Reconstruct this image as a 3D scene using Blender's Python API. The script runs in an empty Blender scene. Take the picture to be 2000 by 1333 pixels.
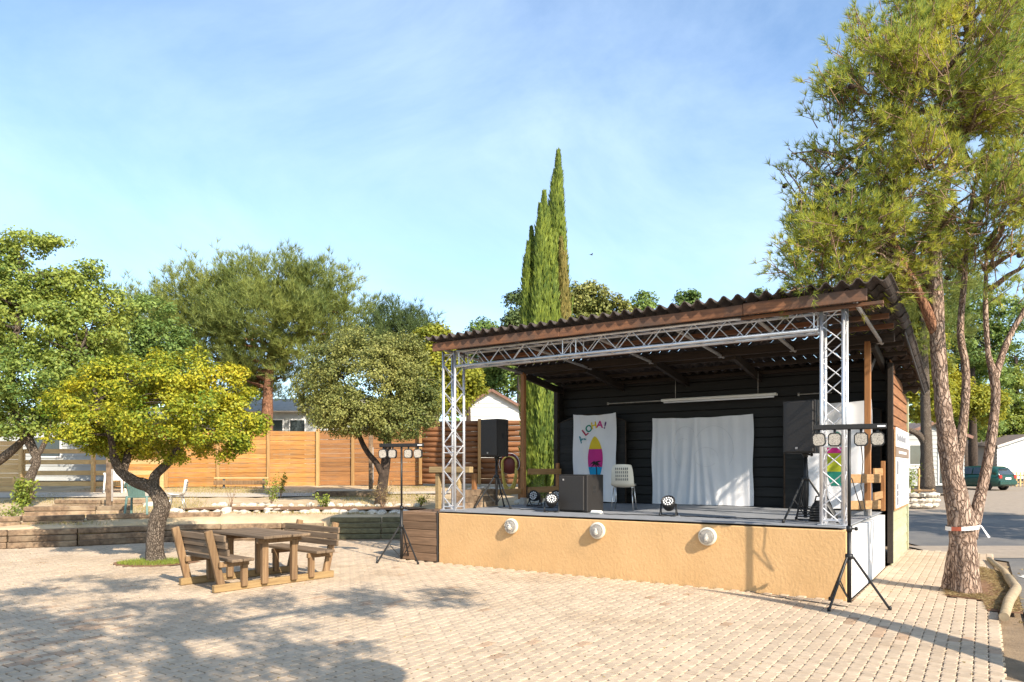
import bpy, math, random
import numpy as np
from mathutils import Vector, Matrix

random.seed(7); RNG = np.random.default_rng(7)
R = math.radians
scn = bpy.context.scene
C = scn.collection

# ------------------------------------------------------------------ camera, sky, sun, exposure
F, H, HOR = 1390.0, 1.7, 918.0          # focal length in photo pixels, eye height, horizon row
cam = bpy.data.cameras.new('camera'); camo = bpy.data.objects.new('camera', cam); C.objects.link(camo)
cam.sensor_width = 36.0; cam.lens = F / 2000.0 * 36.0
cam.shift_y = (HOR - 666.5) / 2000.0
cam.clip_start = 0.05; cam.clip_end = 3000
camo.location = (0, 0, H); camo.rotation_euler = (R(90), 0, 0)
scn.camera = camo

SUN_AZ, SUN_EL = R(35), R(34)            # azimuth to the right of straight behind the camera
to_sun = Vector((math.sin(SUN_AZ) * math.cos(SUN_EL), -math.cos(SUN_AZ) * math.cos(SUN_EL), math.sin(SUN_EL)))
sl = bpy.data.lights.new('sun', 'SUN'); sl.energy = 4.4; sl.angle = R(0.53); sl.color = (1.0, 0.89, 0.74)
so = bpy.data.objects.new('sun', sl); C.objects.link(so)
so.rotation_euler = (-to_sun).to_track_quat('-Z', 'Y').to_euler()

world = bpy.data.worlds.new('World'); scn.world = world; world.use_nodes = True
wn = world.node_tree; wn.nodes.clear()
def wnode(t, **k):
    n = wn.nodes.new(t)
    for a, b in k.items(): setattr(n, a, b)
    return n
sky = wnode('ShaderNodeTexSky', sky_type='NISHITA', sun_disc=False)
sky.sun_elevation = SUN_EL; sky.sun_rotation = math.atan2(to_sun.x, to_sun.y)
sky.altitude = 200; sky.air_density = 1.0; sky.dust_density = 1.2; sky.ozone_density = 1.0
tc = wnode('ShaderNodeTexCoord')
mp = wnode('ShaderNodeMapping'); mp.inputs['Scale'].default_value = (1.2, 1.2, 2.0); mp.inputs['Rotation'].default_value = (R(12), R(38), R(20))
n1 = wnode('ShaderNodeTexNoise'); n1.inputs['Scale'].default_value = 1.7; n1.inputs['Detail'].default_value = 9; n1.inputs['Roughness'].default_value = 0.62; n1.inputs['Distortion'].default_value = 0.5
n2 = wnode('ShaderNodeTexNoise'); n2.inputs['Scale'].default_value = 0.8; n2.inputs['Detail'].default_value = 3
mul = wnode('ShaderNodeMath', operation='MULTIPLY')
ramp = wnode('ShaderNodeValToRGB'); ramp.color_ramp.elements[0].position = 0.16; ramp.color_ramp.elements[1].position = 0.5
ramp.color_ramp.elements[1].color = (0.40, 0.40, 0.40, 1)
mix = wnode('ShaderNodeMixRGB'); mix.inputs['Color2'].default_value = (6.0, 6.3, 6.6, 1)
wb = wnode('ShaderNodeMixRGB', blend_type='MULTIPLY'); wb.inputs['Fac'].default_value = 1.0; wb.inputs['Color2'].default_value = (.86, .97, 1.04, 1)   # white balance of the photograph
bg = wnode('ShaderNodeBackground'); bg.inputs['Strength'].default_value = 0.142
wo = wnode('ShaderNodeOutputWorld')
L = wn.links.new
L(tc.outputs['Generated'], mp.inputs['Vector']); L(mp.outputs['Vector'], n1.inputs['Vector']); L(tc.outputs['Generated'], n2.inputs['Vector'])
L(n1.outputs['Fac'], mul.inputs[0]); L(n2.outputs['Fac'], mul.inputs[1]); L(mul.outputs[0], ramp.inputs['Fac'])
L(ramp.outputs['Color'], mix.inputs['Fac']); L(sky.outputs['Color'], mix.inputs['Color1']); L(mix.outputs['Color'], wb.inputs['Color1']); L(wb.outputs['Color'], bg.inputs['Color']); L(bg.outputs['Background'], wo.inputs['Surface'])

scn.render.engine = 'CYCLES'
scn.view_settings.view_transform = 'Standard'; scn.view_settings.look = 'None'
scn.view_settings.gamma = 1.0; scn.view_settings.use_curve_mapping = False
scn.view_settings.exposure = 1.0

# ------------------------------------------------------------------ helpers
def at(px, py, Z):
    """a point seen at photo pixel px, py whose distance in front of the lens is Z metres"""
    return Vector(((px - 1000.0) / F * Z, Z, H + (HOR - py) / F * Z))

S0 = Vector((-1.35, 13.10, 0)); SA = math.atan2(-0.553, 0.834)
CU, SU = math.cos(SA), math.sin(SA)
def st(u, v, z=0.0):
    """stage coordinates (u along the front, v towards the back) to world"""
    return Vector((S0.x + CU * u - SU * v, S0.y + SU * u + CU * v, z))

INV = {}
class MB:
    def __init__(s): s.v = []; s.f = []; s.sm = []
    def add(s, vs, fs, smooth=False):
        o = len(s.v); s.v += [tuple(p) for p in vs]
        for f in fs: s.f.append(tuple(i + o for i in f)); s.sm.append(smooth)
        return s
    def box(s, c, d, rz=0.0, M=None):
        x, y, z = d[0] / 2, d[1] / 2, d[2] / 2
        m = Matrix.Translation(Vector(c)) @ (M if M else Matrix.Rotation(rz, 4, 'Z'))
        vs = [m @ Vector(p) for p in ((-x,-y,-z),(x,-y,-z),(x,y,-z),(-x,y,-z),(-x,-y,z),(x,-y,z),(x,y,z),(-x,y,z))]
        return s.add(vs, [(3,2,1,0),(4,5,6,7),(0,1,5,4),(1,2,6,5),(2,3,7,6),(3,0,4,7)])
    def cbox(s, c, d, ch=0.01, rz=0.0, M=None):
        """box with chamfered edges"""
        X, Y, Z = d[0] / 2, d[1] / 2, d[2] / 2; ch = min(ch, X * .9, Y * .9, Z * .9)
        m = Matrix.Translation(Vector(c)) @ (M if M else Matrix.Rotation(rz, 4, 'Z'))
        vs = []; ix = {}
        for sx in (-1, 1):
            for sy in (-1, 1):
                for sz in (-1, 1):
                    for a in range(3):
                        p = [sx * X, sy * Y, sz * Z]
                        for b in range(3):
                            if b != a: p[b] -= (sx, sy, sz)[b] * ch
                        ix[(sx, sy, sz, a)] = len(vs); vs.append(m @ Vector(p))
        fs = []
        for a in range(3):
            b, c2 = (a + 1) % 3, (a + 2) % 3
            for sg in (-1, 1):
                q = []
                for (p, r) in ((-1,-1),(1,-1),(1,1),(-1,1)):
                    k = [0,0,0]; k[a] = sg; k[b] = p; k[c2] = r; q.append(ix[(*k, a)])
                fs.append(q if sg > 0 else q[::-1])
            for p in (-1, 1):
                for r in (-1, 1):
                    k0 = [0,0,0]; k0[b] = p; k0[c2] = r; k0[a] = -1; k1 = list(k0); k1[a] = 1
                    q = [ix[(*k0, b)], ix[(*k1, b)], ix[(*k1, c2)], ix[(*k0, c2)]]
                    fs.append(q if p * r < 0 else q[::-1])
        for sx in (-1, 1):
            for sy in (-1, 1):
                for sz in (-1, 1):
                    q = [ix[(sx, sy, sz, a)] for a in range(3)]
                    fs.append(q if sx * sy * sz > 0 else q[::-1])
        return s.add(vs, fs)
    def beam(s, p0, p1, w, h, ch=0.006, up=(0, 0, 1)):
        """chamfered timber from p0 to p1, w wide across and h high"""
        p0, p1 = Vector(p0), Vector(p1); d = p1 - p0; l = d.length; x = d.normalized()
        u = Vector(up)
        if abs(x.dot(u)) > .99: u = Vector((0, 1, 0))
        y = u.cross(x).normalized(); z = x.cross(y)
        M = Matrix((x, y, z)).transposed().to_4x4()
        return s.cbox((p0 + p1) / 2, (l, w, h), ch, M=M)
    def tube(s, p0, p1, r0, r1=None, n=8, caps=True):
        return s.path([p0, p1], [r0, r0 if r1 is None else r1], n, caps)
    def path(s, pts, rs, n=8, caps=True, wob=0.0):
        pts = [Vector(p) for p in pts]
        if not hasattr(rs, '__len__'): rs = [rs] * len(pts)
        vs = []; fs = []; pv = None
        for i, p in enumerate(pts):
            t = (pts[min(i + 1, len(pts) - 1)] - pts[max(i - 1, 0)]).normalized()
            if pv is None:
                a = Vector((0, 0, 1)) if abs(t.z) < .9 else Vector((1, 0, 0)); x = t.cross(a).normalized()
            else:
                x = (pv - t * pv.dot(t)).normalized()
            pv = x; y = t.cross(x)
            for k in range(n):
                a = 2 * math.pi * k / n; r = rs[i] * (1 + (random.uniform(-wob, wob) if wob else 0))
                vs.append(p + x * (r * math.cos(a)) + y * (r * math.sin(a)))
        for i in range(len(pts) - 1):
            for k in range(n):
                fs.append((i*n+k, i*n+(k+1)%n, (i+1)*n+(k+1)%n, (i+1)*n+k))
        s.add(vs, fs, True)
        if caps:
            o = len(s.v) - len(vs); m = len(vs)
            s.f.append(tuple(o + k for k in range(n - 1, -1, -1))); s.sm.append(False)
            s.f.append(tuple(o + m - n + k for k in range(n))); s.sm.append(False)
        return s
    def lathe(s, prof, M=None, n=24, smooth=True):
        """prof is a list of (radius, height) turned about local Z"""
        M = M or Matrix(); vs = []; fs = []
        for r, z in prof:
            for k in range(n):
                a = 2 * math.pi * k / n; vs.append(M @ Vector((r * math.cos(a), r * math.sin(a), z)))
        for i in range(len(prof) - 1):
            for k in range(n):
                fs.append((i*n+k, i*n+(k+1)%n, (i+1)*n+(k+1)%n, (i+1)*n+k))
        return s.add(vs, fs, smooth)
    def prism(s, poly, t, M=None):
        """polygon in local XY extruded by t along local Z"""
        M = M or Matrix(); n = len(poly)
        vs = [M @ Vector((x, y, 0)) for x, y in poly] + [M @ Vector((x, y, t)) for x, y in poly]
        fs = [tuple(range(n - 1, -1, -1)), tuple(range(n, 2 * n))] + [(i, (i+1) % n, n + (i+1) % n, n + i) for i in range(n)]
        return s.add(vs, fs)
    def loft(s, secs, close=True, caps=True, smooth=True):
        n = len(secs[0]); vs = [p for q in secs for p in q]; fs = []
        for i in range(len(secs) - 1):
            for k in range(n if close else n - 1):
                fs.append((i*n+k, i*n+(k+1)%n, (i+1)*n+(k+1)%n, (i+1)*n+k))
        s.add(vs, fs, smooth)
        if caps and close:
            o = len(s.v) - len(vs)
            s.f.append(tuple(o + k for k in range(n - 1, -1, -1))); s.sm.append(False)
            s.f.append(tuple(o + len(vs) - n + k for k in range(n))); s.sm.append(False)
        return s
    def mesh(s, name, mat):
        me = bpy.data.meshes.new(name); me.from_pydata(s.v, [], s.f)
        me.polygons.foreach_set('use_smooth', s.sm); me.update()
        if mat: me.materials.append(mat)
        return me
    def build(s, name, mat, parent=None):
        return link(name, s.mesh(name, mat), parent)

def link(name, me, parent=None):
    o = bpy.data.objects.new(name, me); C.objects.link(o)
    if parent is not None:
        o.parent = parent
        if parent.name in INV: o.matrix_parent_inverse = INV[parent.name]
    return o
def tag(o, label=None, cat=None, group=None, kind=None):
    if label: o['label'] = label
    if cat: o['category'] = cat
    if group: o['group'] = group
    if kind: o['kind'] = kind
    return o
def thing(name, label, cat, loc=(0, 0, 0), rz=0.0, group=None, world_parts=False):
    o = bpy.data.objects.new(name, None); C.objects.link(o); o.empty_display_size = .1
    o.location = loc; o.rotation_euler = (0, 0, rz)
    if world_parts: INV[o.name] = (Matrix.Translation(Vector(loc)) @ Matrix.Rotation(rz, 4, 'Z')).inverted()
    return tag(o, label, cat, group)
def copy_tree(o, parent=None):
    c = o.copy(); C.objects.link(c); c.parent = parent
    for ch in o.children: copy_tree(ch, c)
    return c

def np_mesh(name, verts, k, mat, smooth=False):
    """mesh of separate k-gons; verts is (N*k, 3)"""
    nv = len(verts); nf = nv // k
    me = bpy.data.meshes.new(name)
    me.vertices.add(nv); me.vertices.foreach_set('co', np.ascontiguousarray(verts, dtype=np.float32).ravel())
    me.loops.add(nv); me.loops.foreach_set('vertex_index', np.arange(nv, dtype=np.int32))
    me.polygons.add(nf); me.polygons.foreach_set('loop_start', np.arange(0, nv, k, dtype=np.int32))
    me.polygons.foreach_set('loop_total', np.full(nf, k, dtype=np.int32))
    me.update(calc_edges=True)
    if mat: me.materials.append(mat)
    return me

# ------------------------------------------------------------------ materials
def new_mat(name):
    m = bpy.data.materials.new(name); m.use_nodes = True; nt = m.node_tree; nt.nodes.clear()
    out = nt.nodes.new('ShaderNodeOutputMaterial'); b = nt.nodes.new('ShaderNodeBsdfPrincipled')
    nt.links.new(b.outputs[0], out.inputs[0]); return m, nt, b, out
def nd(nt, t, **k):
    n = nt.nodes.new(t)
    for a, v in k.items():
        if a.startswith('i_'): n.inputs[a[2:].replace('_', ' ')].default_value = v
        else: setattr(n, a, v)
    return n
def hsv_var(nt, col_out, fac_out, amt):
    """value multiplied by 1 +- amt"""
    m = nd(nt, 'ShaderNodeMapRange'); m.inputs[3].default_value = 1 - amt; m.inputs[4].default_value = 1 + amt
    nt.links.new(fac_out, m.inputs[0])
    h = nd(nt, 'ShaderNodeHueSaturation'); nt.links.new(m.outputs[0], h.inputs['Value']); nt.links.new(col_out, h.inputs['Color'])
    return h.outputs[0]
def mat(name, c1, c2=None, rough=.8, scale=6, stretch=(1, 1, 1), detail=6, bump=.0, bscale=None, rnd=0.0, island=0.0, metal=0.0, pos=(.35, .65), c3=None, s3=1.3, p3=(.5, .75), spec=.35, dist=.02):
    m, nt, b, out = new_mat(name); l = nt.links.new
    c2 = c2 or tuple(x * .7 for x in c1)
    tc = nd(nt, 'ShaderNodeTexCoord'); mp = nd(nt, 'ShaderNodeMapping'); mp.inputs['Scale'].default_value = stretch
    l(tc.outputs['Object'], mp.inputs['Vector'])
    vec = mp.outputs[0]
    if rnd or island:
        oi = nd(nt, 'ShaderNodeObjectInfo'); ge = nd(nt, 'ShaderNodeNewGeometry')
        ad = nd(nt, 'ShaderNodeMath', operation='ADD'); l(oi.outputs['Random'], ad.inputs[0]); l(ge.outputs['Random Per Island'], ad.inputs[1])
        fr = nd(nt, 'ShaderNodeMath', operation='FRACT'); l(ad.outputs[0], fr.inputs[0])
        sc = nd(nt, 'ShaderNodeMath', operation='MULTIPLY'); sc.inputs[1].default_value = 37.0; l(fr.outputs[0], sc.inputs[0])
        va = nd(nt, 'ShaderNodeVectorMath', operation='ADD'); l(vec, va.inputs[0]); l(sc.outputs[0], va.inputs[1]); vec = va.outputs[0]
    n = nd(nt, 'ShaderNodeTexNoise', i_Scale=scale, i_Detail=detail, i_Roughness=.62); l(vec, n.inputs['Vector'])
    r = nd(nt, 'ShaderNodeValToRGB'); e = r.color_ramp.elements
    e[0].position, e[1].position = pos; e[0].color = (*c2, 1); e[1].color = (*c1, 1); l(n.outputs['Fac'], r.inputs['Fac'])
    col = r.outputs[0]
    if c3:
        n3 = nd(nt, 'ShaderNodeTexNoise', i_Scale=s3, i_Detail=5, i_Roughness=.6); l(tc.outputs['Object'], n3.inputs['Vector'])
        r3 = nd(nt, 'ShaderNodeValToRGB'); r3.color_ramp.elements[0].position, r3.color_ramp.elements[1].position = p3; l(n3.outputs['Fac'], r3.inputs['Fac'])
        mx = nd(nt, 'ShaderNodeMixRGB'); mx.inputs['Color2'].default_value = (*c3, 1); l(r3.outputs[0], mx.inputs['Fac']); l(col, mx.inputs['Color1']); col = mx.outputs[0]
    if rnd or island: col = hsv_var(nt, col, fr.outputs[0], max(rnd, island))
    l(col, b.inputs['Base Color']); b.inputs['Roughness'].default_value = rough; b.inputs['Metallic'].default_value = metal
    b.inputs['Specular IOR Level'].default_value = spec
    if bump:
        nb = n
        if bscale: nb = nd(nt, 'ShaderNodeTexNoise', i_Scale=bscale, i_Detail=5, i_Roughness=.6); l(vec, nb.inputs['Vector'])
        bp = nd(nt, 'ShaderNodeBump'); bp.inputs['Strength'].default_value = bump; bp.inputs['Distance'].default_value = dist
        l(nb.outputs['Fac'], bp.inputs['Height']); l(bp.outputs[0], b.inputs['Normal'])
    return m
def wood(name, c1, c2, axis='X', rough=.75, rnd=.18, bump=.5, c3=None, **k):
    st_ = {'X': (.6, 9, 9), 'Y': (9, .6, 9), 'Z': (9, 9, .6), 'N': (3, 3, 3)}[axis]
    return mat(name, c1, c2, rough=rough, scale=3.2, stretch=st_, detail=8, bump=bump, rnd=rnd, c3=c3, dist=.006, **k)
def leaf_mat(name, c1, c2, trans=.35, rough=.55, var=.35, tint=None, spec=.3, ns=.9):
    m, nt, b, out = new_mat(name); l = nt.links.new
    ge = nd(nt, 'ShaderNodeNewGeometry'); tc = nd(nt, 'ShaderNodeTexCoord')
    n = nd(nt, 'ShaderNodeTexNoise', i_Scale=ns, i_Detail=3); l(tc.outputs['Object'], n.inputs['Vector'])
    ad = nd(nt, 'ShaderNodeMath', operation='MULTIPLY_ADD'); ad.inputs[1].default_value = .55; l(ge.outputs['Random Per Island'], ad.inputs[0]); 
    nm = nd(nt, 'ShaderNodeMapRange'); nm.inputs[1].default_value = .3; nm.inputs[2].default_value = .7; nm.inputs[3].default_value = 0; nm.inputs[4].default_value = .45
    l(n.outputs['Fac'], nm.inputs[0]); l(nm.outputs[0], ad.inputs[2])
    r = nd(nt, 'ShaderNodeValToRGB'); e = r.color_ramp.elements; e[0].position = .1; e[1].position = .9
    e[0].color = (*c2, 1); e[1].color = (*c1, 1); l(ad.outputs[0], r.inputs['Fac'])
    if tint:
        x = e.new(.97); x.color = (*tint, 1)
    b.inputs['Roughness'].default_value = rough; b.inputs['Specular IOR Level'].default_value = spec
    t = nd(nt, 'ShaderNodeBsdfTranslucent'); ms = nd(nt, 'ShaderNodeMixShader'); ms.inputs[0].default_value = trans
    hs = nd(nt, 'ShaderNodeHueSaturation'); hs.inputs['Hue'].default_value = .485; hs.inputs['Value'].default_value = 1.3; l(r.outputs[0], hs.inputs['Color'])
    l(r.outputs[0], b.inputs['Base Color']); l(hs.outputs[0], t.inputs['Color'])
    l(b.outputs[0], ms.inputs[1]); l(t.outputs[0], ms.inputs[2]); l(ms.outputs[0], out.inputs[0])
    return m

def bark(name, plate, crack, tint, sc=7.0, bump=1.0):
    m, nt, b, out = new_mat(name); l = nt.links.new
    tc = nd(nt, 'ShaderNodeTexCoord'); mp = nd(nt, 'ShaderNodeMapping'); mp.inputs['Scale'].default_value = (1.9, 1.9, .5); l(tc.outputs['Object'], mp.inputs['Vector'])
    ns = nd(nt, 'ShaderNodeTexNoise', i_Scale=3.5, i_Detail=5); l(tc.outputs['Object'], ns.inputs['Vector'])
    vm = nd(nt, 'ShaderNodeVectorMath', operation='MULTIPLY_ADD'); vm.inputs[1].default_value = (.35, .35, .25); l(ns.outputs['Color'], vm.inputs[0]); l(mp.outputs[0], vm.inputs[2])
    vo = nd(nt, 'ShaderNodeTexVoronoi', feature='DISTANCE_TO_EDGE', i_Scale=sc); l(vm.outputs[0], vo.inputs['Vector'])
    fn = nd(nt, 'ShaderNodeTexNoise', i_Scale=28.0, i_Detail=8, i_Roughness=.7); l(mp.outputs[0], fn.inputs['Vector'])
    ml = nd(nt, 'ShaderNodeMath', operation='MULTIPLY_ADD'); ml.inputs[1].default_value = .42; ml.inputs[2].default_value = -.19; l(fn.outputs['Fac'], ml.inputs[0])
    ad = nd(nt, 'ShaderNodeMath', operation='ADD'); l(vo.outputs['Distance'], ad.inputs[0]); l(ml.outputs[0], ad.inputs[1])
    r = nd(nt, 'ShaderNodeValToRGB'); e = r.color_ramp.elements; e[0].position = .0; e[0].color = (*crack, 1); e[1].position = .22; e[1].color = (*plate, 1); x = e.new(.09); x.color = (*[(.55 * c + .45 * p) for c, p in zip(crack, plate)], 1)
    l(ad.outputs[0], r.inputs['Fac'])
    n3 = nd(nt, 'ShaderNodeTexNoise', i_Scale=4.0, i_Detail=6); l(tc.outputs['Object'], n3.inputs['Vector'])
    r3 = nd(nt, 'ShaderNodeValToRGB'); r3.color_ramp.elements[0].position = .42; r3.color_ramp.elements[1].position = .68; l(n3.outputs['Fac'], r3.inputs['Fac'])
    mx = nd(nt, 'ShaderNodeMixRGB', blend_type='MIX'); mx.inputs['Color2'].default_value = (*tint, 1); mf = nd(nt, 'ShaderNodeMath', operation='MULTIPLY'); mf.inputs[1].default_value = .6; l(r3.outputs[0], mf.inputs[0]); l(mf.outputs[0], mx.inputs['Fac']); l(r.outputs[0], mx.inputs['Color1'])
    m2 = nd(nt, 'ShaderNodeMixRGB', blend_type='MULTIPLY'); m2.inputs['Fac'].default_value = 1; l(mx.outputs[0], m2.inputs['Color1'])
    rc = nd(nt, 'ShaderNodeMapRange'); rc.inputs[1].default_value = 0; rc.inputs[2].default_value = .1; rc.inputs[3].default_value = .6; rc.inputs[4].default_value = 1; l(ad.outputs[0], rc.inputs[0]); l(rc.outputs[0], m2.inputs['Color2'])
    l(m2.outputs[0], b.inputs['Base Color']); b.inputs['Roughness'].default_value = .95; b.inputs['Specular IOR Level'].default_value = .15
    bp = nd(nt, 'ShaderNodeBump'); bp.inputs['Strength'].default_value = bump; bp.inputs['Distance'].default_value = .05
    cl = nd(nt, 'ShaderNodeMapRange'); cl.inputs[1].default_value = 0; cl.inputs[2].default_value = .25; l(ad.outputs[0], cl.inputs[0]); l(cl.outputs[0], bp.inputs['Height']); l(bp.outputs[0], b.inputs['Normal'])
    return m
M = {}
M['paver'] = mat('paver', (.50, .39, .275), (.41, .32, .23), rough=.85, scale=14, detail=8, island=.10, bump=.25, bscale=60, c3=(.34, .25, .165), s3=.7, p3=(.5, .76), dist=.004)
M['paver_brown'] = mat('paver_brown', (.40, .275, .18), (.34, .235, .155), rough=.85, scale=14, detail=8, island=.12, bump=.25, bscale=60, dist=.004)
M['sand'] = mat('sand', (.30, .215, .13), (.20, .14, .085), rough=.95, scale=3, detail=10, bump=.6, bscale=40)
M['joint'] = mat('joint', (.20, .145, .09), (.14, .10, .06), rough=.95, scale=9, detail=8)
M['terrace'] = mat('terrace', (.56, .43, .275), (.42, .31, .19), rough=.95, scale=1.6, detail=12, bump=.7, bscale=26, c3=(.33, .25, .13), s3=.5, p3=(.52, .72))
M['soil'] = mat('soil', (.27, .145, .075), (.17, .09, .05), rough=.95, scale=9, detail=10, bump=.9, bscale=45)
M['concrete'] = mat('concrete', (.52, .45, .36), (.44, .38, .30), rough=.9, scale=4, detail=9, bump=.2, bscale=50)
M['asphalt'] = mat('asphalt', (.14, .135, .13), (.10, .097, .093), rough=.85, scale=60, detail=6, bump=.5, bscale=120, c3=(.20, .18, .155), s3=.45, p3=(.45, .7), dist=.006)
M['road_dust'] = mat('road_dust', (.33, .27, .21), (.27, .22, .17), rough=.92, scale=5, detail=10, bump=.3, bscale=90)
M['white_paint'] = mat('white_paint', (.78, .77, .75), (.7, .69, .67), rough=.6, scale=2.5, detail=7, bump=.05)
M['road_mark'] = mat('road_mark', (.72, .71, .68), (.45, .43, .4), rough=.8, scale=14, detail=8)
M['render_wall'] = mat('render_wall', (.62, .385, .18), (.565, .345, .155), rough=.9, scale=2.2, detail=9, bump=.5, bscale=24, stretch=(1, 1, .7), c3=(.46, .29, .135), s3=1.1, p3=(.52, .85), dist=.016)
M['stage_floor'] = mat('stage_floor', (.27, .28, .30), (.2, .21, .225), rough=.7, scale=3, stretch=(1, 5, 1), detail=8, bump=.15)
M['black_plank'] = wood('black_plank', (.017, .0155, .014), (.008, .0075, .007), 'X', rough=.62, rnd=.3)
M['black_plank_y'] = wood('black_plank_y', (.017, .0155, .014), (.008, .0075, .007), 'Y', rough=.62, rnd=.3)
M['dark_beam'] = wood('dark_beam', (.05, .033, .022), (.022, .016, .012), 'X', rough=.7)
M['dark_rafter'] = wood('dark_rafter', (.04, .028, .02), (.018, .014, .011), 'Y', rough=.7)
M['fascia'] = wood('fascia', (.25, .11, .05), (.12, .052, .028), 'X', rough=.7, rnd=.15, c3=(.085, .055, .04), s3=1.3, p3=(.45, .65))
M['post_wood'] = wood('post_wood', (.36, .165, .06), (.23, .10, .038), 'Z', rough=.6, rnd=.12)
M['rail_wood'] = wood('rail_wood', (.42, .25, .11), (.30, .165, .07), 'Y', rough=.7, rnd=.15)
M['rail_wood_x'] = wood('rail_wood_x', (.40, .285, .14), (.27, .19, .095), 'X', rough=.75, rnd=.15)
M['tile'] = mat('tile', (.085, .066, .056), (.045, .036, .032), rough=.85, scale=5, detail=9, bump=.4, bscale=40, rnd=.25, c3=(.10, .085, .06), s3=2.2, p3=(.55, .75))
M['alu'] = mat('alu', (.72, .72, .73), (.60, .60, .62), rough=.42, scale=9, metal=.75, bump=.0)
M['galv'] = mat('galv', (.50, .47, .44), (.36, .33, .30), rough=.6, scale=12, metal=.35)
M['black_plastic'] = mat('black_plastic', (.022, .021, .021), (.015, .015, .015), rough=.5, scale=20, bump=.1, bscale=200)
M['black_metal'] = mat('black_metal', (.02, .02, .021), (.013, .013, .013), rough=.42, scale=10)
M['speaker_body'] = mat('speaker_body', (.024, .021, .019), (.018, .016, .015), rough=.6, scale=60, bump=.3, bscale=160, dist=.003)
M['grille'] = mat('grille', (.040, .036, .033), (.022, .02, .019), rough=.55, scale=240, detail=2, bump=.4, bscale=240, dist=.003)
M['lamp_glass'] = mat('lamp_glass', (.9, .88, .84), (.86, .84, .8), rough=.08, scale=3, spec=.6)
for _n in M['lamp_glass'].node_tree.nodes:
    if _n.type == 'BSDF_PRINCIPLED': _n.inputs['Transmission Weight'].default_value = .9; _n.inputs['IOR'].default_value = 1.25; _n.inputs['Roughness'].default_value = .06
M['lamp_bulb'] = mat('lamp_bulb', (.8, .78, .72), (.74, .72, .66), rough=.3, scale=3)
M['lamp_inner'] = mat('lamp_inner', (.40, .37, .33), (.34, .31, .28), rough=.5, scale=8)
M['led_face'] = mat('led_face', (.42, .38, .32), (.20, .18, .16), rough=.35, scale=95, detail=1, pos=(.42, .5))
M['lens'] = mat('lens', (.78, .78, .78), (.6, .6, .6), rough=.15, scale=30, spec=.8)
M['cloth'] = mat('cloth', (.76, .755, .77), (.71, .705, .72), rough=.9, scale=2, detail=5, bump=.1, bscale=90)
M['chair_white'] = mat('chair_white', (.80, .77, .71), (.76, .73, .67), rough=.45, scale=4)
M['chair_cream'] = mat('chair_cream', (.66, .61, .50), (.6, .55, .45), rough=.5, scale=4)
M['chair_green'] = mat('chair_green', (.12, .20, .175), (.10, .17, .15), rough=.5, scale=4)
M['chrome'] = mat('chrome', (.62, .62, .6), (.5, .5, .5), rough=.3, metal=.9, scale=5)
M['table_wood'] = wood('table_wood', (.215, .15, .095), (.12, .082, .052), 'X', rough=.8, rnd=.2)
M['table_leg'] = wood('table_leg', (.26, .165, .085), (.15, .085, .042), 'Z', rough=.8, rnd=.15)
M['table_skid'] = wood('table_skid', (.33, .22, .10), (.20, .125, .055), 'Y', rough=.8, rnd=.1)
M['sleeper'] = wood('sleeper', (.25, .17, .105), (.10, .066, .043), 'N', rough=.9, rnd=.25, bump=.8, c3=(.34, .26, .17), s3=1.6, p3=(.52, .72))
M['green_plank'] = wood('green_plank', (.17, .155, .085), (.095, .088, .05), 'N', rough=.85, rnd=.15)
M['brown_board'] = wood('brown_board', (.24, .145, .085), (.13, .078, .046), 'X', rough=.85, rnd=.2)
M['fence_plank'] = wood('fence_plank', (.50, .24, .06), (.30, .125, .03), 'X', rough=.7, rnd=.24, bump=.4, c3=(.30, .19, .095), s3=1.4, p3=(.45, .72))
M['fence_brown_shaded'] = wood('fence_brown_shaded', (.34, .16, .055), (.22, .10, .038), 'X', rough=.7, rnd=.2, bump=.3, c3=(.26, .16, .09), s3=.9, p3=(.48, .75))  # darker brown, with the shade on this fence section put into the colour
M['fence_post'] = wood('fence_post', (.42, .25, .10), (.30, .17, .065), 'Z', rough=.75)
M['log'] = wood('log', (.27, .115, .045), (.13, .06, .028), 'X', rough=.75, rnd=.22, bump=.7)
M['pale_rail'] = wood('pale_rail', (.56, .38, .18), (.44, .28, .12), 'X', rough=.75, rnd=.12)
M['rock'] = mat('rock', (.66, .60, .50), (.46, .40, .32), rough=.9, scale=4, detail=9, bump=.6, bscale=12, rnd=.12)
M['siding'] = mat('siding', (.66, .66, .63), (.60, .60, .58), rough=.6, scale=1.2, detail=4)
M['siding_grey'] = mat('siding_grey', (.36, .37, .36), (.31, .32, .31), rough=.65, scale=1.2, detail=4)
M['siding_beige'] = mat('siding_beige', (.43, .37, .32), (.38, .33, .28), rough=.65, scale=1.2, detail=4)
M['roof_grey'] = mat('roof_grey', (.20, .16, .15), (.14, .115, .11), rough=.8, scale=5, detail=6)
M['roof_pale'] = mat('roof_pale', (.52, .49, .45), (.44, .41, .38), rough=.8, scale=5, detail=6)
M['roof_trim'] = mat('roof_trim', (.22, .12, .085), (.17, .09, .065), rough=.7, scale=5)
M['glass'] = mat('glass', (.05, .065, .07), (.035, .045, .05), rough=.08, scale=2, spec=.8)
M['bark_pine_old'] = mat('bark_pine', (.37, .22, .135), (.12, .068, .042), rough=.95, scale=6, stretch=(2.2, 2.2, .55), detail=9, bump=1.0, pos=(.36, .6), c3=(.42, .31, .22), s3=5, p3=(.55, .75), dist=.06)
M['bark_pine'] = bark('bark_pine', (.44, .32, .245), (.17, .105, .075), (.36, .235, .165), 13.0, .8)
M['bark_red'] = bark('bark_red', (.30, .155, .09), (.14, .065, .04), (.26, .12, .07), 12.0, .6)
M['bark_grey'] = bark('bark_grey', (.25, .20, .155), (.10, .075, .058), (.17, .13, .10), 24.0, .9)
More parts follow.
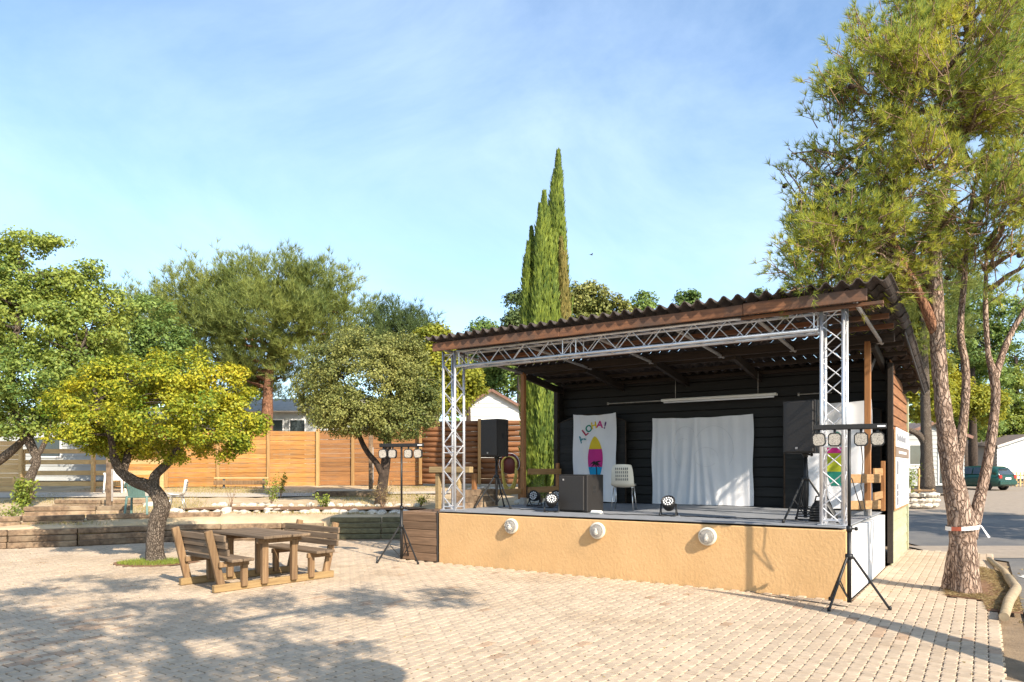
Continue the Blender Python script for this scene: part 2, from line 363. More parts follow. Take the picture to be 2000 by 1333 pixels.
M['bark_dark'] = mat('bark_dark', (.085, .06, .045), (.035, .026, .02), rough=.95, scale=9, detail=8, bump=.8, dist=.03)
M['twig'] = mat('twig', (.30, .20, .135), (.2, .125, .08), rough=.9, scale=8)
M['cone'] = mat('cone', (.06, .035, .024), (.03, .018, .013), rough=.8, scale=50)
M['needle'] = leaf_mat('needle', (.62, .58, .07), (.12, .23, .07), trans=.4, ns=1.4)
M['needle_far'] = leaf_mat('needle_far', (.32, .34, .075), (.09, .14, .04), trans=.28, ns=.4)
M['needle_dark'] = leaf_mat('needle_dark', (0.135, 0.182, 0.054), (0.061, 0.095, 0.034), trans=.2, ns=.35)
M['oak_leaf'] = leaf_mat('oak_leaf', (.39, .43, .08), (.10, .18, .045), trans=.38, ns=.6)
M['yellow_leaf'] = leaf_mat('yellow_leaf', (.52, .46, .03), (.08, .165, .018), trans=.3, tint=(.56, .40, .03), ns=1.3)
M['olive_leaf'] = leaf_mat('olive_leaf', (.34, .33, .09), (.08, .115, .03), trans=.25, tint=(.38, .34, .14), ns=.7)
M['lime_leaf'] = leaf_mat('lime_leaf', (0.414, 0.380, 0.034), (0.161, 0.207, 0.029), trans=.35, ns=.4)
M['green_leaf'] = leaf_mat('green_leaf', (.27, .35, .075), (.075, .145, .04), trans=.33, ns=.4)
M['cypress_leaf'] = leaf_mat('cypress_leaf', (.26, .31, .045), (.065, .115, .025), trans=.22, ns=1.2)
M['cypress_brown'] = leaf_mat('cypress_brown', (0.324, 0.252, 0.072), (0.132, 0.132, 0.036), trans=.2, ns=1.0)
M['shrub_leaf'] = leaf_mat('shrub_leaf', (0.300, 0.340, 0.050), (0.110, 0.170, 0.030), trans=.3, ns=3)
M['dry_leaf'] = leaf_mat('dry_leaf', (0.360, 0.270, 0.120), (0.220, 0.160, 0.070), trans=.25, ns=3)
M['dry_grass'] = leaf_mat('dry_grass', (0.400, 0.310, 0.130), (0.220, 0.210, 0.060), trans=.2, ns=2)
def flat(name, c, rough=.8, **k): return mat(name, c, tuple(x * .92 for x in c), rough=rough, scale=5, **k)
M['ink_teal'] = flat('ink_teal', (.02, .22, .27)); M['ink_red'] = flat('ink_red', (.42, .04, .10)); M['ink_green'] = flat('ink_green', (.02, .22, .16))
M['ink_yellow'] = flat('ink_yellow', (.72, .52, .03)); M['ink_pink'] = flat('ink_pink', (.55, .03, .22)); M['ink_blue'] = flat('ink_blue', (.01, .29, .55))
M['ink_black'] = flat('ink_black', (.015, .015, .015)); M['ink_purple'] = flat('ink_purple', (.13, .05, .18)); M['ink_lime'] = flat('ink_lime', (.42, .46, .03))
M['pencil'] = flat('pencil', (.55, .55, .57))
M['car_paint'] = mat('car_paint', (.009, .055, .043), (.008, .05, .038), rough=.22, scale=3, spec=.6)
M['tyre'] = flat('tyre', (.02, .02, .02)); M['tail_red'] = flat('tail_red', (.42, .03, .025), rough=.25); M['plate'] = flat('plate', (.72, .71, .66), rough=.4)
M['dark_trim'] = flat('dark_trim', (.03, .03, .032), rough=.5)
M['hose'] = flat('hose', (.62, .46, .10), rough=.5); M['reel_red'] = flat('reel_red', (.17, .04, .03), rough=.5)
M['tape_white'] = flat('tape_white', (.76, .72, .68), rough=.5); M['tape_red'] = flat('tape_red', (.60, .14, .07), rough=.5)
M['sign_white'] = flat('sign_white', (.74, .74, .75), rough=.4); M['sign_brown'] = flat('sign_brown', (.22, .16, .12), rough=.6); M['sign_ink'] = flat('sign_ink', (.20, .20, .22), rough=.5)
M['side_planks_brown'] = wood('side_planks_brown', (.34, .145, .055), (.17, .075, .03), 'Y', rough=.7, rnd=.2)
M['side_planks_green'] = wood('side_planks_green', (.40, .40, .26), (.31, .32, .20), 'Y', rough=.75, rnd=.12, c3=(.38, .35, .2), s3=1.6)
M['kerb_log'] = wood('kerb_log', (.42, .33, .21), (.30, .225, .14), 'N', rough=.85)
M['lamp_post'] = flat('lamp_post', (.55, .54, .52), rough=.5)
M['tin_grey'] = flat('tin_grey', (.12, .13, .125), rough=.6)

# ------------------------------------------------------------------ the ground
def terr(x, y):
    """height of the raised terrace on the left and of the land behind it"""
    return min(.50 + .060 * (y - 16.5), 1.15 + .018 * max(0, y - 27.3)) if y > 15 else .45
def road_z(x, y):
    return max(0.0, .027 * (y - 15.0)) if y < 60 else 1.215

def grid(xs, ys, zf):
    mb = MB(); nx, ny = len(xs), len(ys)
    vs = [(x, y, zf(x, y)) for y in ys for x in xs]
    fs = [(j*nx+i, j*nx+i+1, (j+1)*nx+i+1, (j+1)*nx+i) for j in range(ny - 1) for i in range(nx - 1)]
    return mb.add(vs, fs, True)
xs = [-600, -200, -80, -40, -20, -10, -5, 0, 5, 8, 12, 20, 40, 80, 200, 600]
ys = [-200, -60, -20, 0, 6, 10, 13, 15, 18, 22, 26, 30, 36, 44, 60, 100, 300, 1500]
tag(grid(xs, ys, lambda x, y: road_z(x, y) - .055).build('ground', M['sand']), kind='structure')

# raised terrace: front edge follows the sleeper wall, right edge runs inside the stage base
front = [(-30, 13.9), (-18, 14.2), (-12.5, 14.9), (-10.9, 15.45), (-9.6, 16.0), (-8.4, 16.75), (-7.0, 17.2), (-5.6, 17.4), (-3.9, 17.45), (-2.6, 17.7), (-1.2, 18.0), (0.4, 17.4), (1.4, 18.5), (2.4, 20.5)]
mb = MB(); rows = 46; vs = []; fs = []
fx = []
for i in range(len(front) - 1):
    a, b = front[i], front[i + 1]
    for k in range(4): fx.append((a[0] + (b[0] - a[0]) * k / 4, a[1] + (b[1] - a[1]) * k / 4))
fx.append(front[-1])
for (x, y) in fx:
    base_z = .53 if x > -4.5 else .40
    vs.append((x, y + .02, -.1))
    for j in range(rows + 1):
        t = j / rows; yy = y + .02 + (75 - y) * t ** 1.7; xx = x + (x * 0.9 + (18 if x > 0 else 0) * 0) * t ** 1.7
        z = terr(xx, yy) + (random.uniform(-.02, .025) if 0 < j < rows - 6 else 0)
        z = min(z, base_z + .45 * (yy - y)) if j else base_z
        vs.append((xx, yy, z))
n = rows + 2
for i in range(len(fx) - 1):
    for j in range(rows + 1): fs.append((i*n+j, (i+1)*n+j, (i+1)*n+j+1, i*n+j+1))
tag(mb.add(vs, fs, True).build('terrace_ground', M['terrace']), kind='structure')
# pale concrete path across the terrace
mb = MB(); vs = []; fs = []
pth = [(-26, 22.6, .9), (-16, 22.6, .85), (-11, 22.8, .75), (-8.2, 22.6, .65), (-5.5, 22.9, .5), (-4.2, 23.3, .4), (-2, 23.6, .4)]
for (x, y, w) in pth:
    for s in (-1, 1): vs.append((x, y + s * w, terr(x, y + s * w) + .035))
for i in range(len(pth) - 1): fs.append((2*i, 2*i+2, 2*i+3, 2*i+1))
tag(mb.add(vs, fs).build('garden_path', M['concrete']), kind='structure')

# asphalt road on the right, with a dusty verge
def strip(name, pts, m, dz):
    mb = MB(); mb.add([(x, y, road_z(x, y) + dz) for x, y in pts], [tuple(range(len(pts)))])
    return tag(mb.build(name, m), kind='structure')
mb = MB(); vs = []; fs = []
for y in (-6, 0, 3, 6, 8, 10, 12, 13.4, 15.0, 16.2, 20, 25, 32, 40, 60):
    for s in (0, 1):
        if y < 13.6: x = (4.55 + (y - 6.5) * .66 if y > -1 else 0 + (y + 1) * .3) if s == 0 else 40
        else: x = 8.9 - 0.0 * y if s == 0 else 60
        vs.append((x + (0 if s else .25), y, road_z(x, y) - .03))
for i in range(len(vs) // 2 - 1): fs.append((2*i, 2*i+1, 2*i+3, 2*i+2))
tag(mb.add(vs, fs).build('asphalt_road', M['asphalt']), kind='structure')
tag(grid([8.8, 12, 17, 25, 40], [13.9, 14.5, 15.2, 15.9], lambda x, y: road_z(x, y) - .022 + .0006 * (x - 8)).build('dusty_road_edge', M['road_dust']), kind='structure')
tag(grid([9.2, 13, 18, 25, 45], [23.5, 26, 30, 35, 42, 50], lambda x, y: road_z(x, y) - .018).build('dusty_parking_ground', M['road_dust']), kind='structure')
mb = MB()
for a, b in (((8.25, 11.55), (8.05, 10.55)), ((8.3, 11.6), (12, 11.9))):
    a, b = Vector((*a, -.022)), Vector((*b, -.022)); d = (b - a).normalized(); nrm = Vector((-d.y, d.x, 0)) * .05
    mb.add([a - nrm, b - nrm, b + nrm, a + nrm], [(0, 1, 2, 3)])
tag(mb.build('painted_parking_line', M['road_mark']), kind='structure')
# planting patches
def patch(name, pts, m, z, jit=.0):
    mb = MB(); c = Vector((sum(p[0] for p in pts) / len(pts), sum(p[1] for p in pts) / len(pts), z + .03))
    vs = [c] + [Vector((p[0], p[1], z)) for p in pts]; k = len(pts)
    return tag(mb.add(vs, [(0, 1 + i, 1 + (i + 1) % k) for i in range(k)], True).build(name, m), kind='structure')
PATCH_PINE = [st(7.92, 1.05), st(7.9, 3.3), st(8.3, 4.7), st(8.75, 3.7), st(8.75, .15), st(8.4, .15), st(8.35, .9)]
patch('tree_pit_soil', [(p.x, p.y) for p in PATCH_PINE], M['soil'], .002)
PC = Vector((-6.55, 13.0, 0))
patch('tree_pit_grass_soil', [(PC.x + .75 * math.cos(a) * (1 + .15 * math.sin(3 * a)), PC.y + .55 * math.sin(a)) for a in np.linspace(0, 2 * math.pi, 16)[:-1]], M['soil'], .0)

# ------------------------------------------------------------------ plaza of interlocking pavers
PU, PV = .112, .21                       # pitch across and along
def inside(poly, x, y):
    c = False; j = len(poly) - 1
    for i in range(len(poly)):
        if ((poly[i][1] > y) != (poly[j][1] > y)) and (x < (poly[j][0] - poly[i][0]) * (y - poly[i][1]) / (poly[j][1] - poly[i][1]) + poly[i][0]): c = not c
        j = i
    return c
pine_poly = [(p.x, p.y) for p in PATCH_PINE]
def is_plaza(u, v):
    p = st(u, v)
    if p.y < 3.9: return False
    if abs(p.x) > p.y * .735 + 1.6: return False
    if u > 8.5: return False
    if -.95 < u < 7.0 and v > -.06: return False
    if u >= 6.95 and v > 7.2: return False
    if u < -.9:
        yy = None
        for a, b in zip(front[:-1], front[1:]):
            if a[0] <= p.x <= b[0]: yy = a[1] + (b[1] - a[1]) * (p.x - a[0]) / (b[0] - a[0])
        if yy is None or p.y > yy - .12: return False
    if u > 7 and inside(pine_poly, p.x, p.y): return False
    if ((p.x - PC.x) / .72) ** 2 + ((p.y - PC.y) / .55) ** 2 < 1: return False
    return True
g = .0047
edge = [(0, 0), (0, .32), (.019, .42), (-.019, .58), (0, .68), (0, 1)]
def paver_outline(ins):
    hw = PU / 2 - ins; hl = PV / 2 - ins
    rgt = [(hw + e - (.0032 if abs(e) > 0 else 0), -hl + 2 * hl * t) for e, t in edge]; lft = [(-hw + e + (.0032 if abs(e) > 0 else 0), -hl + 2 * hl * t) for e, t in reversed(edge)]
    return rgt + lft
o0 = paver_outline(g); o1 = paver_outline(g + .006); K = len(o0)
pv_v = np.array([(x, y, -.03) for x, y in o0] + [(x, y, -.004) for x, y in o0] + [(x, y, 0) for x, y in o1])
pv_f = [(i, (i+1) % K, K + (i+1) % K, K + i) for i in range(K)] + [(K + i, K + (i+1) % K, 2*K + (i+1) % K, 2*K + i) for i in range(K)] + [tuple(range(2*K, 3*K))]
spots = []
for i in range(int(-14 / PU), int(8.6 / PU)):
    for j in range(int(-14 / PV), int(8 / PV)):
        u = (i + .5) * PU; v = (j + .5 + (.5 if i % 2 else 0)) * PV
        if is_plaza(u, v): spots.append((u, v))
def brown(u, v):
    k = math.sin(u * 1.3 + 2 * math.sin(v * .9)) + math.sin(v * 1.7 + u * .6)
    p = .12 if (k > 1.15 and st(u, v).y < 9.8) else .006
    return random.random() < p
spots.sort(key=lambda s: (st(*s).y + 3 * max(0, abs(st(*s).x) / st(*s).y - .70)))
plaza = tag(MB().add([(*st(a, b, -.028),) for a, b in ((-13.5, -13), (8.5, -13), (8.5, 7.2), (6.9, 7.2), (6.9, -.02), (-13.5, -.02))], [(0, 1, 2, 3, 4, 5)]).build('plaza', M['joint']), kind='structure')
me_a = bpy.data.meshes.new('paver'); me_a.from_pydata(pv_v.tolist(), [], pv_f); me_a.materials.append(M['paver'])
me_b = me_a.copy(); me_b.materials.clear(); me_b.materials.append(M['paver_brown'])
vis = [s for s in spots if st(*s).y > 5.75 and abs(st(*s).x) < st(*s).y * .715]
near = set(vis[:300])
bm_sets = {0: [], 1: []}
for (u, v) in spots:
    b = brown(u, v); tilt = (random.gauss(0, .006), random.gauss(0, .006)); dz = random.gauss(0, .0014)
    if (u, v) in near:
        o = link('paver', me_b if b else me_a, plaza); o.location = st(u, v, dz); o.rotation_euler = (tilt[0], tilt[1], SA + random.gauss(0, .006))
    else: bm_sets[int(b)].append((u, v, tilt, dz))
for b, lst in bm_sets.items():
    if not lst: continue
    allv = []; allf = []
    ca, sa = CU, SU
    for q, (u, v, t, dz) in enumerate(lst):
        p = st(u, v); a = pv_v.copy(); a[:, 2] += dz + a[:, 0] * t[0] + a[:, 1] * t[1]
        x = a[:, 0] * ca - a[:, 1] * sa + p.x; y = a[:, 0] * sa + a[:, 1] * ca + p.y
        allv.append(np.stack([x, y, a[:, 2]], 1)); o = q * 3 * K
        allf += [tuple(i + o for i in f) for f in pv_f]
    me = bpy.data.meshes.new('paver_field'); me.from_pydata(np.concatenate(allv).tolist(), [], allf); me.materials.append(M['paver_brown' if b else 'paver'])
    tag(link('brown_paver_field' if b else 'paver_field', me, plaza), kind='stuff')

# timber log kerb round the pine and a concrete kerb at the corner
t = thing('timber_kerb', 'pale round timber edging curving beside the asphalt next to the pine', 'kerb', (5.5, 7.95, 0), world_parts=True)
kp = [Vector((5.52, 7.98, .05)), Vector((6.25, 8.95, .055)), Vector((6.98, 9.85, .055)), Vector((7.60, 10.9, .05)), Vector((8.02, 11.6, .045)), Vector((8.95, 13.35, .03))]
MB().path(kp[:4], [.05, .062, .065, .06], 10, wob=.05).build('log', M['kerb_log'], t)
MB().path(kp[3:], [.055, .05, .04], 10, wob=.05).build('log', M['kerb_log'], t)
mb = MB().beam(st(8.55, -3.3, -.01), st(8.62, -9.5, -.01), .16, .09, .012)
tag(mb.build('concrete_kerb', M['concrete']), 'low beige concrete kerb at the lower right corner of the paving', 'kerb')

# ------------------------------------------------------------------ stage building (local frame: x along the front, y to the back)
W, D, SH = 6.87, 4.05, .925              # stage width, depth to the shed, floor height
B = thing('stage_building', 'open wooden stage with ochre front wall, black plank interior and dark tiled roof', 'stage', S0, SA)
P = lambda name, mb, m, par=B: mb.build(name, M[m] if isinstance(m, str) else m, par)
P('front_wall', MB().cbox((W / 2, .1, SH / 2 - .05), (W, .2, SH + .06), .012), 'render_wall')
P('side_wall', MB().cbox((W - .07, .2 + (D - .2) / 2 + .002, SH / 2 - .05), (.2, D - .2, SH + .05), .006), 'white_paint')
P('left_wall', MB().cbox((.1, .2 + 2.2, SH / 2 - .05), (.18, 4.4, SH + .05), .006), 'render_wall')
for i in range(7):                        # floor boards as wide sheets with joints
    P('floor_panel', MB().cbox((W / 2, .33 + i * .66, SH + .018), (W - .04, .655, .02), .003), 'stage_floor')
def roof_z(v):                            # underside of the tiles
    return 4.055 - .045 * v if v < 2.8 else 3.929 - .128 * (v - 2.8)
# back wall planks
for k in range(14):
    P('plank', MB().cbox((W / 2, 4.56 + .008 * (k % 2), SH + .03 + .1 + k * .2), (W, .03, .192), .008), 'black_plank')
# right and left shed walls: black inside, brown and green outside
for k in range(19):
    z = .1 + k * .192
    y1 = 7.07; y0 = D + .02
    if z > roof_z(y1) - .1: y1 = max(y0 + .3, 2.8 + (3.929 - z - .14) / .128)
    if z + .1 > roof_z(y0): break
    a = R(7)
    m = M['side_planks_green'] if z < .95 else M['side_planks_brown']
    P('plank', MB().cbox((W + .115, (y0 + y1) / 2, z), (.026, y1 - y0, .2), .006, M=Matrix.Rotation(-a, 4, 'Y')), m)
    if z > SH: P('plank', MB().cbox((W + .05, (D + .02 + 4.55) / 2, z), (.02, .5, .188), .006), 'black_plank_y')
    P('plank', MB().cbox((.05, (4.3 + y1) / 2, z), (.026, y1 - 4.3, .2), .006, M=Matrix.Rotation(a, 4, 'Y')), 'black_plank_y')
P('corner_post', MB().cbox((W + .115, D - .02, 1.82), (.09, .07, 3.55), .006), 'dark_rafter')
P('corner_post', MB().cbox((W + .12, 7.12, 1.62), (.08, .08, 3.2), .006), M['side_planks_green'])
P('corner_post', MB().cbox((.04, 4.27, 2.2), (.1, .1, 2.9), .006), 'dark_rafter')
P('gap_light_blocker', MB().box((W / 2, 4.63, 2.2), (W, .05, 2.75)), 'black_plank')  # board added behind the planks to stop light through their gaps
P('rear_wall', MB().box((W / 2, 7.05, 1.6), (W, .04, 3.1)), 'black_plank')
# arched wing panels of horizontal planks
def wing(x0, x1, yv, ya):
    n = 11; h = 1.98
    M_ = Matrix.Translation((x0, yv, SH + .035)) @ Matrix.Rotation(math.atan2(ya, x1 - x0), 4, 'Z'); w = math.hypot(x1 - x0, ya)
    for k in range(n):
        z0, z1 = k * .188, (k + 1) * .188 - .006
        hgt = lambda x: h - .22 + .24 * math.sin(math.pi * (.08 + .84 * x / w))
        pts = []
        m = 9
        top = [(w * i / m, min(z1, hgt(w * i / m))) for i in range(m + 1)]
        top = [p for p in top if p[1] > z0 + .004]
        if len(top) < 2: continue
        poly = [(top[0][0], z0)] + [(top[-1][0], z0)] + top[::-1]
        P('plank', MB().prism(poly, .024 + .004 * (k % 2), M_ @ Matrix.Rotation(R(90), 4, 'X')), 'black_plank')
    arc = [M_ @ Vector((w * i / 12, -.03, h - .22 + .24 * math.sin(math.pi * (.08 + .84 * i / 12)))) for i in range(13)]
    P('wing_edge', MB().path([M_ @ Vector((0, -.03, 0))] + arc + [M_ @ Vector((w, -.03, 0))], .016, 6), 'dark_beam')
wing(.10, 1.78, 4.30, .02)
wing(5.15, 6.82, 4.22, .02)
# posts, beams, purlins, rafters, tubes
for x in (.09, W - .09):
    P('post', MB().cbox((x, 2.75, (SH + .17 + 3.80) / 2), (.095, .095, 3.80 - SH - .17), .008), 'post_wood')
    P('post_foot', MB().cbox((x, 2.75, SH + .1), (.105, .105, .15), .004), 'galv')
P('beam', MB().beam((-.12, 2.75, 3.83), (W + .3, 2.75, 3.83), .09, .14), 'dark_beam')
for v in (.75, 1.45, 2.12):
    P('purlin', MB().beam((-.14, v, roof_z(v) - .055), (W + .35, v, roof_z(v) - .055), .06, .075), 'fascia')
for v in (3.3, 3.9, 4.5, 5.2, 5.9, 6.6):
    P('purlin', MB().beam((-.14, v, roof_z(v) - .06), (W + .38, v, roof_z(v) - .06), .06, .075), 'dark_beam')
for x in (.05, 1.6, 3.1, 4.6, W - .02):
    P('rafter', MB().beam((x, 2.75, roof_z(2.75) - .17), (x, 7.05, roof_z(7.05) - .17), .08, .14), 'dark_rafter')
for x in (.06, 1.62, 3.0, 4.35, 5.6, 6.95):
    P('roof_tube', MB().tube((x, .12, roof_z(.1) - .14), (x + .02, 2.9, roof_z(2.9) - .145), .028, n=8), 'galv')
    P('tube_clamp', MB().tube((x - .045, 2.8, roof_z(2.8) - .145), (x + .06, 2.8, roof_z(2.8) - .145), .036, n=8), 'galv')
P('fascia', MB().beam((-.08, -.07, 3.945), (2.6, -.07, 3.945), .04, .15), 'fascia')
P('fascia', MB().beam((2.605, -.066, 3.94), (5.55, -.066, 3.94), .04, .145), 'fascia')
P('fascia', MB().beam((5.555, -.072, 3.945), (7.12, -.072, 3.945), .04, .16), 'fascia')
P('edge_board', MB().beam((7.30, 2.85, roof_z(2.85) + .03), (7.30, 7.38, roof_z(7.38) + .03), .03, .16), 'dark_rafter')
P('eave_trim', MB().beam((5.5, .02, 3.84), (7.3, .02, 3.84), .05, .045), 'fascia')
P('brace', MB().beam((W - .09, 2.9, 3.35), (W - .09, 3.75, 3.75), .07, .1), 'dark_rafter')
# wavy roof sheets laid in courses; all share two meshes
def wave_sheet(nw, ln):
    pit = .19; seg = 8; mb = MB(); vs = []; fs = []; cols = nw * seg + 1
    for lay in (0, 1):
        for j in (0, 1):
            for i in range(cols):
                x = i * pit / seg; a = 2 * math.pi * i / seg
                z = .036 * math.cos(a) + (.008 if math.cos(a) > .3 else 0) + (.014 if lay == 0 else 0) + .022 * j
                vs.append((x, j * ln, z))
    q = 2 * cols
    for i in range(cols - 1):
        fs.append((i, i+1, cols+i+1, cols+i)); fs.append((q+cols+i, q+cols+i+1, q+i+1, q+i))
        fs.append((q+i, q+i+1, i+1, i)); fs.append((cols+i, cols+i+1, q+cols+i+1, q+cols+i))
    fs.append((0, cols, q+cols, q)); fs.append((cols-1, q+cols-1, q+2*cols-1, 2*cols-1))
    mb.add(vs, fs, False); return mb.mesh('roof_sheet', M['tile'])
sheet = wave_sheet(5, .47)
courses = [-.16 + .42 * k for k in range(7)] + [2.82 + .425 * k for k in range(11)]
for ci, v in enumerate(courses):
    dz = (roof_z(v + .42) - roof_z(v)) / .42
    for k in range(8):
        o = link('roof_sheet', sheet, B)
        o.location = (-.20 + k * .95 + random.uniform(-.008, .008), v + random.uniform(-.012, .012), roof_z(v) + .034 + (0 if ci < 7 else .004) + random.uniform(-.004, .004))
        o.rotation_euler = (math.atan(dz), random.uniform(-.004, .004), random.uniform(-.004, .004))
# railings on both sides of the stage
for x, m in ((W - .12, 'rail_wood'), (.12, 'rail_wood')):
    zs = (1.66, 1.26)
    for z in zs:
        xx = W - .005 if x > 1 else x + .06
        P('rail', MB().beam((xx, 2.8, z), (xx, 3.98 if x > 1 else 4.22, z), .035, .13), m)
    P('rail_post', MB().cbox((W + .01 if x > 1 else x, 3.93 if x > 1 else 4.18, SH + .49), (.07, .07, .88), .006), 'post_wood')
for z in (1.56, 1.14):
    P('rail', MB().beam((6.5, 1.98, z), (6.98, 2.62, z), .035, .14), 'rail_wood')
P('rail_post', MB().cbox((6.55, 2.1, SH + .49), (.08, .08, .90), .006), 'post_wood')
for z in (1.24,):
    P('rail', MB().beam((.06, 1.75, z), (.06, 2.70, z), .035, .12), 'rail_wood')
for i in range(3):
    P('side_board', MB().beam((-.0, .52, SH + .075 + i * .125), (-.0, 1.9, SH + .075 + i * .125), .03, .12), 'sleeper')
# timber-clad box left of the ochre wall, with a rail on it
X0 = -.93
for k in range(6):
    P('cladding_board', MB().cbox(((X0 - .03) / 2, -.012 + .006 * (k % 2), .075 + k * .146), (-.03 - X0, .035, .142), .008), 'brown_board')
    P('cladding_board', MB().cbox((X0 - .012 + .004 * (k % 2), 1.0, .075 + k * .146), (.03, 1.95, .142), .008), 'brown_board')
P('box_top', MB().cbox(((X0 - .03) / 2, .98, .885), (-.05 - X0, 1.98, .05), .01), 'brown_board')
P('metal_edge', MB().cbox((-.012, -.018, .47), (.014, .03, .94), .002), 'dark_trim')
for x in (X0 + .1, -.32):
    P('rail_post', MB().cbox((x, 1.0, 1.27), (.095, .095, .72), .008), 'rail_wood_x')
P('rail_post', MB().cbox((-.11, 1.25, 1.27), (.085, .085, .72), .008), 'post_wood')
P('rail', MB().beam((X0 - .08, .97, 1.70), (.03, .97, 1.70), .12, .12, .01), 'rail_wood_x')

# signs fixed to the right shed wall
sg = thing('information_board', 'white information board with brown band on the right shed wall', 'sign', st(W + .16, 5.6, 1.0), SA)
def sgp(name, y0, y1, z0, z1, x, m): return MB().cbox((x, (y0 + y1) / 2, (z0 + z1) / 2), (.012, y1 - y0, z1 - z0), .002).build(name, M[m], sg)
sgp('backing_board', -1.40, 1.35, -.04, 1.42, 0, 'rail_wood'); sgp('panel', -1.28, 1.34, .0, .93, .013, 'sign_white')
sgp('header_panel', -1.28, 1.34, 1.12, 1.47, .014, 'sign_white'); sgp('header_band', -1.28, 1.34, .94, 1.11, .013, 'sign_brown')
for (z0, z1) in ((.62, .86), (.34, .44), (.22, .32), (.06, .20)): sgp('photo_print', -1.2, -.9, z0, z1, .021, 'sign_ink')
for k in range(9): sgp('print_line', -.7 + .02 * (k % 3), 1.15 - .2 * (k % 2), .86 - k * .09, .868 - k * .09, .021, 'sign_ink')
for k in range(11): sgp('print_mark', -1.15 + k * .16, -1.08 + k * .16, 1.22 + .02 * (k % 2), 1.38 - .03 * (k % 3), .021, 'sign_ink')
for k in range(9): sgp('print_mark', -.8 + k * .17, -.70 + k * .17, 1.0, 1.05, .021, 'sign_white')

# round bulkhead lamps on the ochre wall
lab = ['leftmost round glass bulkhead lamp on the ochre stage wall', 'middle round glass bulkhead lamp on the ochre stage wall', 'rightmost round glass bulkhead lamp on the ochre wall nearest the tripod']
for k, u in enumerate((1.62, 3.26, 5.03)):
    t = thing('wall_lamp', lab[k], 'lamp', st(u, -.002, .735), SA, 'bulkhead lamps on the stage wall')
    Mx = Matrix.Rotation(R(90), 4, 'X')
    MB().lathe([(.0, 0), (.132, 0), (.135, .03), (.128, .045), (.11, .05), (0, .05)], Mx, 32).build('base_ring', M['chair_cream'], t)
    MB().lathe([(.108, .05), (.106, .07), (.095, .092), (.07, .108), (.035, .117), (.0, .12)], Mx, 32).build('glass_dome', M['lamp_glass'], t)
    MB().lathe([(.104, .052), (0, .052)], Mx, 32).build('reflector', M['lamp_inner'], t)
    MB().lathe([(0, -.045), (.02, -.04), (.03, -.02), (.03, .01), (.016, .04), (.016, .06), (0, .06)], Matrix.Translation((0, -.075, -.02)), 14).build('bulb', M['lamp_bulb'], t)

# ------------------------------------------------------------------ truss arch
T = thing('truss_arch', 'silver aluminium box truss arch standing at the stage front', 'truss', st(0, 0, SH + .03), SA)
def loc(u, v, z): return Vector((u, v, z - SH - .03))
sp = .27
def truss(p0, axis_len, ux, uy, ax):
    """four chords along ax with zigzag braces"""
    for a in (-1, 1):
        for b in (-1, 1):
            o = ux * (a * sp / 2) + uy * (b * sp / 2)
            MB().tube(p0 + o, p0 + o + ax * axis_len, .025, n=10).build('chord_tube', M['alu'], T)
    n = max(2, round(axis_len / .245)); stp = axis_len / n
    br = MB()
    for side, (d1, d2) in enumerate(((ux, uy), (uy, ux))):
        for sgn in (-1, 1):
            for k in range(n):
                a0 = p0 + d2 * (sgn * sp / 2) + ax * (k * stp); s = 1 if (k + (sgn > 0)) % 2 else -1
                br.tube(a0 - d1 * (s * sp / 2), a0 + d1 * (s * sp / 2) + ax * stp, .0085, n=6, caps=False)
    br.build('brace_lattice', M['alu'], T)
    for e in (0.06, axis_len * .36, axis_len * .4, axis_len - .06):
        rg = MB()
        for a, b in (((-1,-1),(1,-1)), ((1,-1),(1,1)), ((1,1),(-1,1)), ((-1,1),(-1,-1))):
            rg.tube(p0 + ax * e + ux * (a[0]*sp/2) + uy * (a[1]*sp/2), p0 + ax * e + ux * (b[0]*sp/2) + uy * (b[1]*sp/2), .012, n=6, caps=False)
        rg.build('end_frame', M['alu'], T)
X, Y, Z = Vector((1, 0, 0)), Vector((0, 1, 0)), Vector((0, 0, 1))
UL, UR, VT = .17, 6.68, .23
truss(loc(UL, VT, SH + .035), 2.92, X, Y, Z); truss(loc(UR, VT, SH + .035), 2.92, X, Y, Z)
truss(loc(UL + .17, VT, 3.725), UR - UL - .34, Y, Z, X)
for u in (UL, UR): MB().cbox(loc(u, VT, SH + .038), (.36, .36, .012), .003).build('base_plate', M['alu'], T)

# ------------------------------------------------------------------ hanging cloths
def cloth_grid(w, h, nx, ny, fold, M_, m, name, parent=None, sag=.03, edge=.02, bot=None):
    mb = MB(); vs = []
    for j in range(ny + 1):
        for i in range(nx + 1):
            s, t = i / nx, j / ny
            x = s * w + edge * math.sin(t * 9 + s * 7) * (1 if i in (0, nx) else .3)
            z = t * h - sag * math.sin(math.pi * s) * t - edge * .3 * math.sin(s * 23)
            vs.append(M_ @ Vector((x, -fold(s, t), z)))
    fs = [(j*(nx+1)+i, j*(nx+1)+i+1, (j+1)*(nx+1)+i+1, (j+1)*(nx+1)+i) for j in range(ny) for i in range(nx)]
    return mb.add(vs, fs, True).build(name, m, parent)
def fold_sheet(s, t):
    f = .03
    for c, w, a, tilt in ((.28, .03, .035, .10), (.40, .025, .05, .05), (.47, .02, .05, -.03), (.55, .03, .045, -.09), (.63, .03, .035, -.16), (.13, .03, .02, .0), (.20, .02, .02, .02), (.06, .02, .02, 0), (.82, .03, .015, -.05)):
        x = s - (c + tilt * (t - .2)); f += a * math.exp(-(x / w) ** 2) * (1.15 - t) ** .8
    return f + .006 * math.sin(s * 60 + 3 * t)
t = thing('backdrop_sheet', 'large plain white sheet pinned to the black back wall', 'sheet', st(2.33, 4.50, SH + .04), SA)
cloth_grid(2.16, 1.86, 110, 30, fold_sheet, Matrix.Translation((0, -.005, 0)), M['cloth'], 'cloth', t, .03, .012)
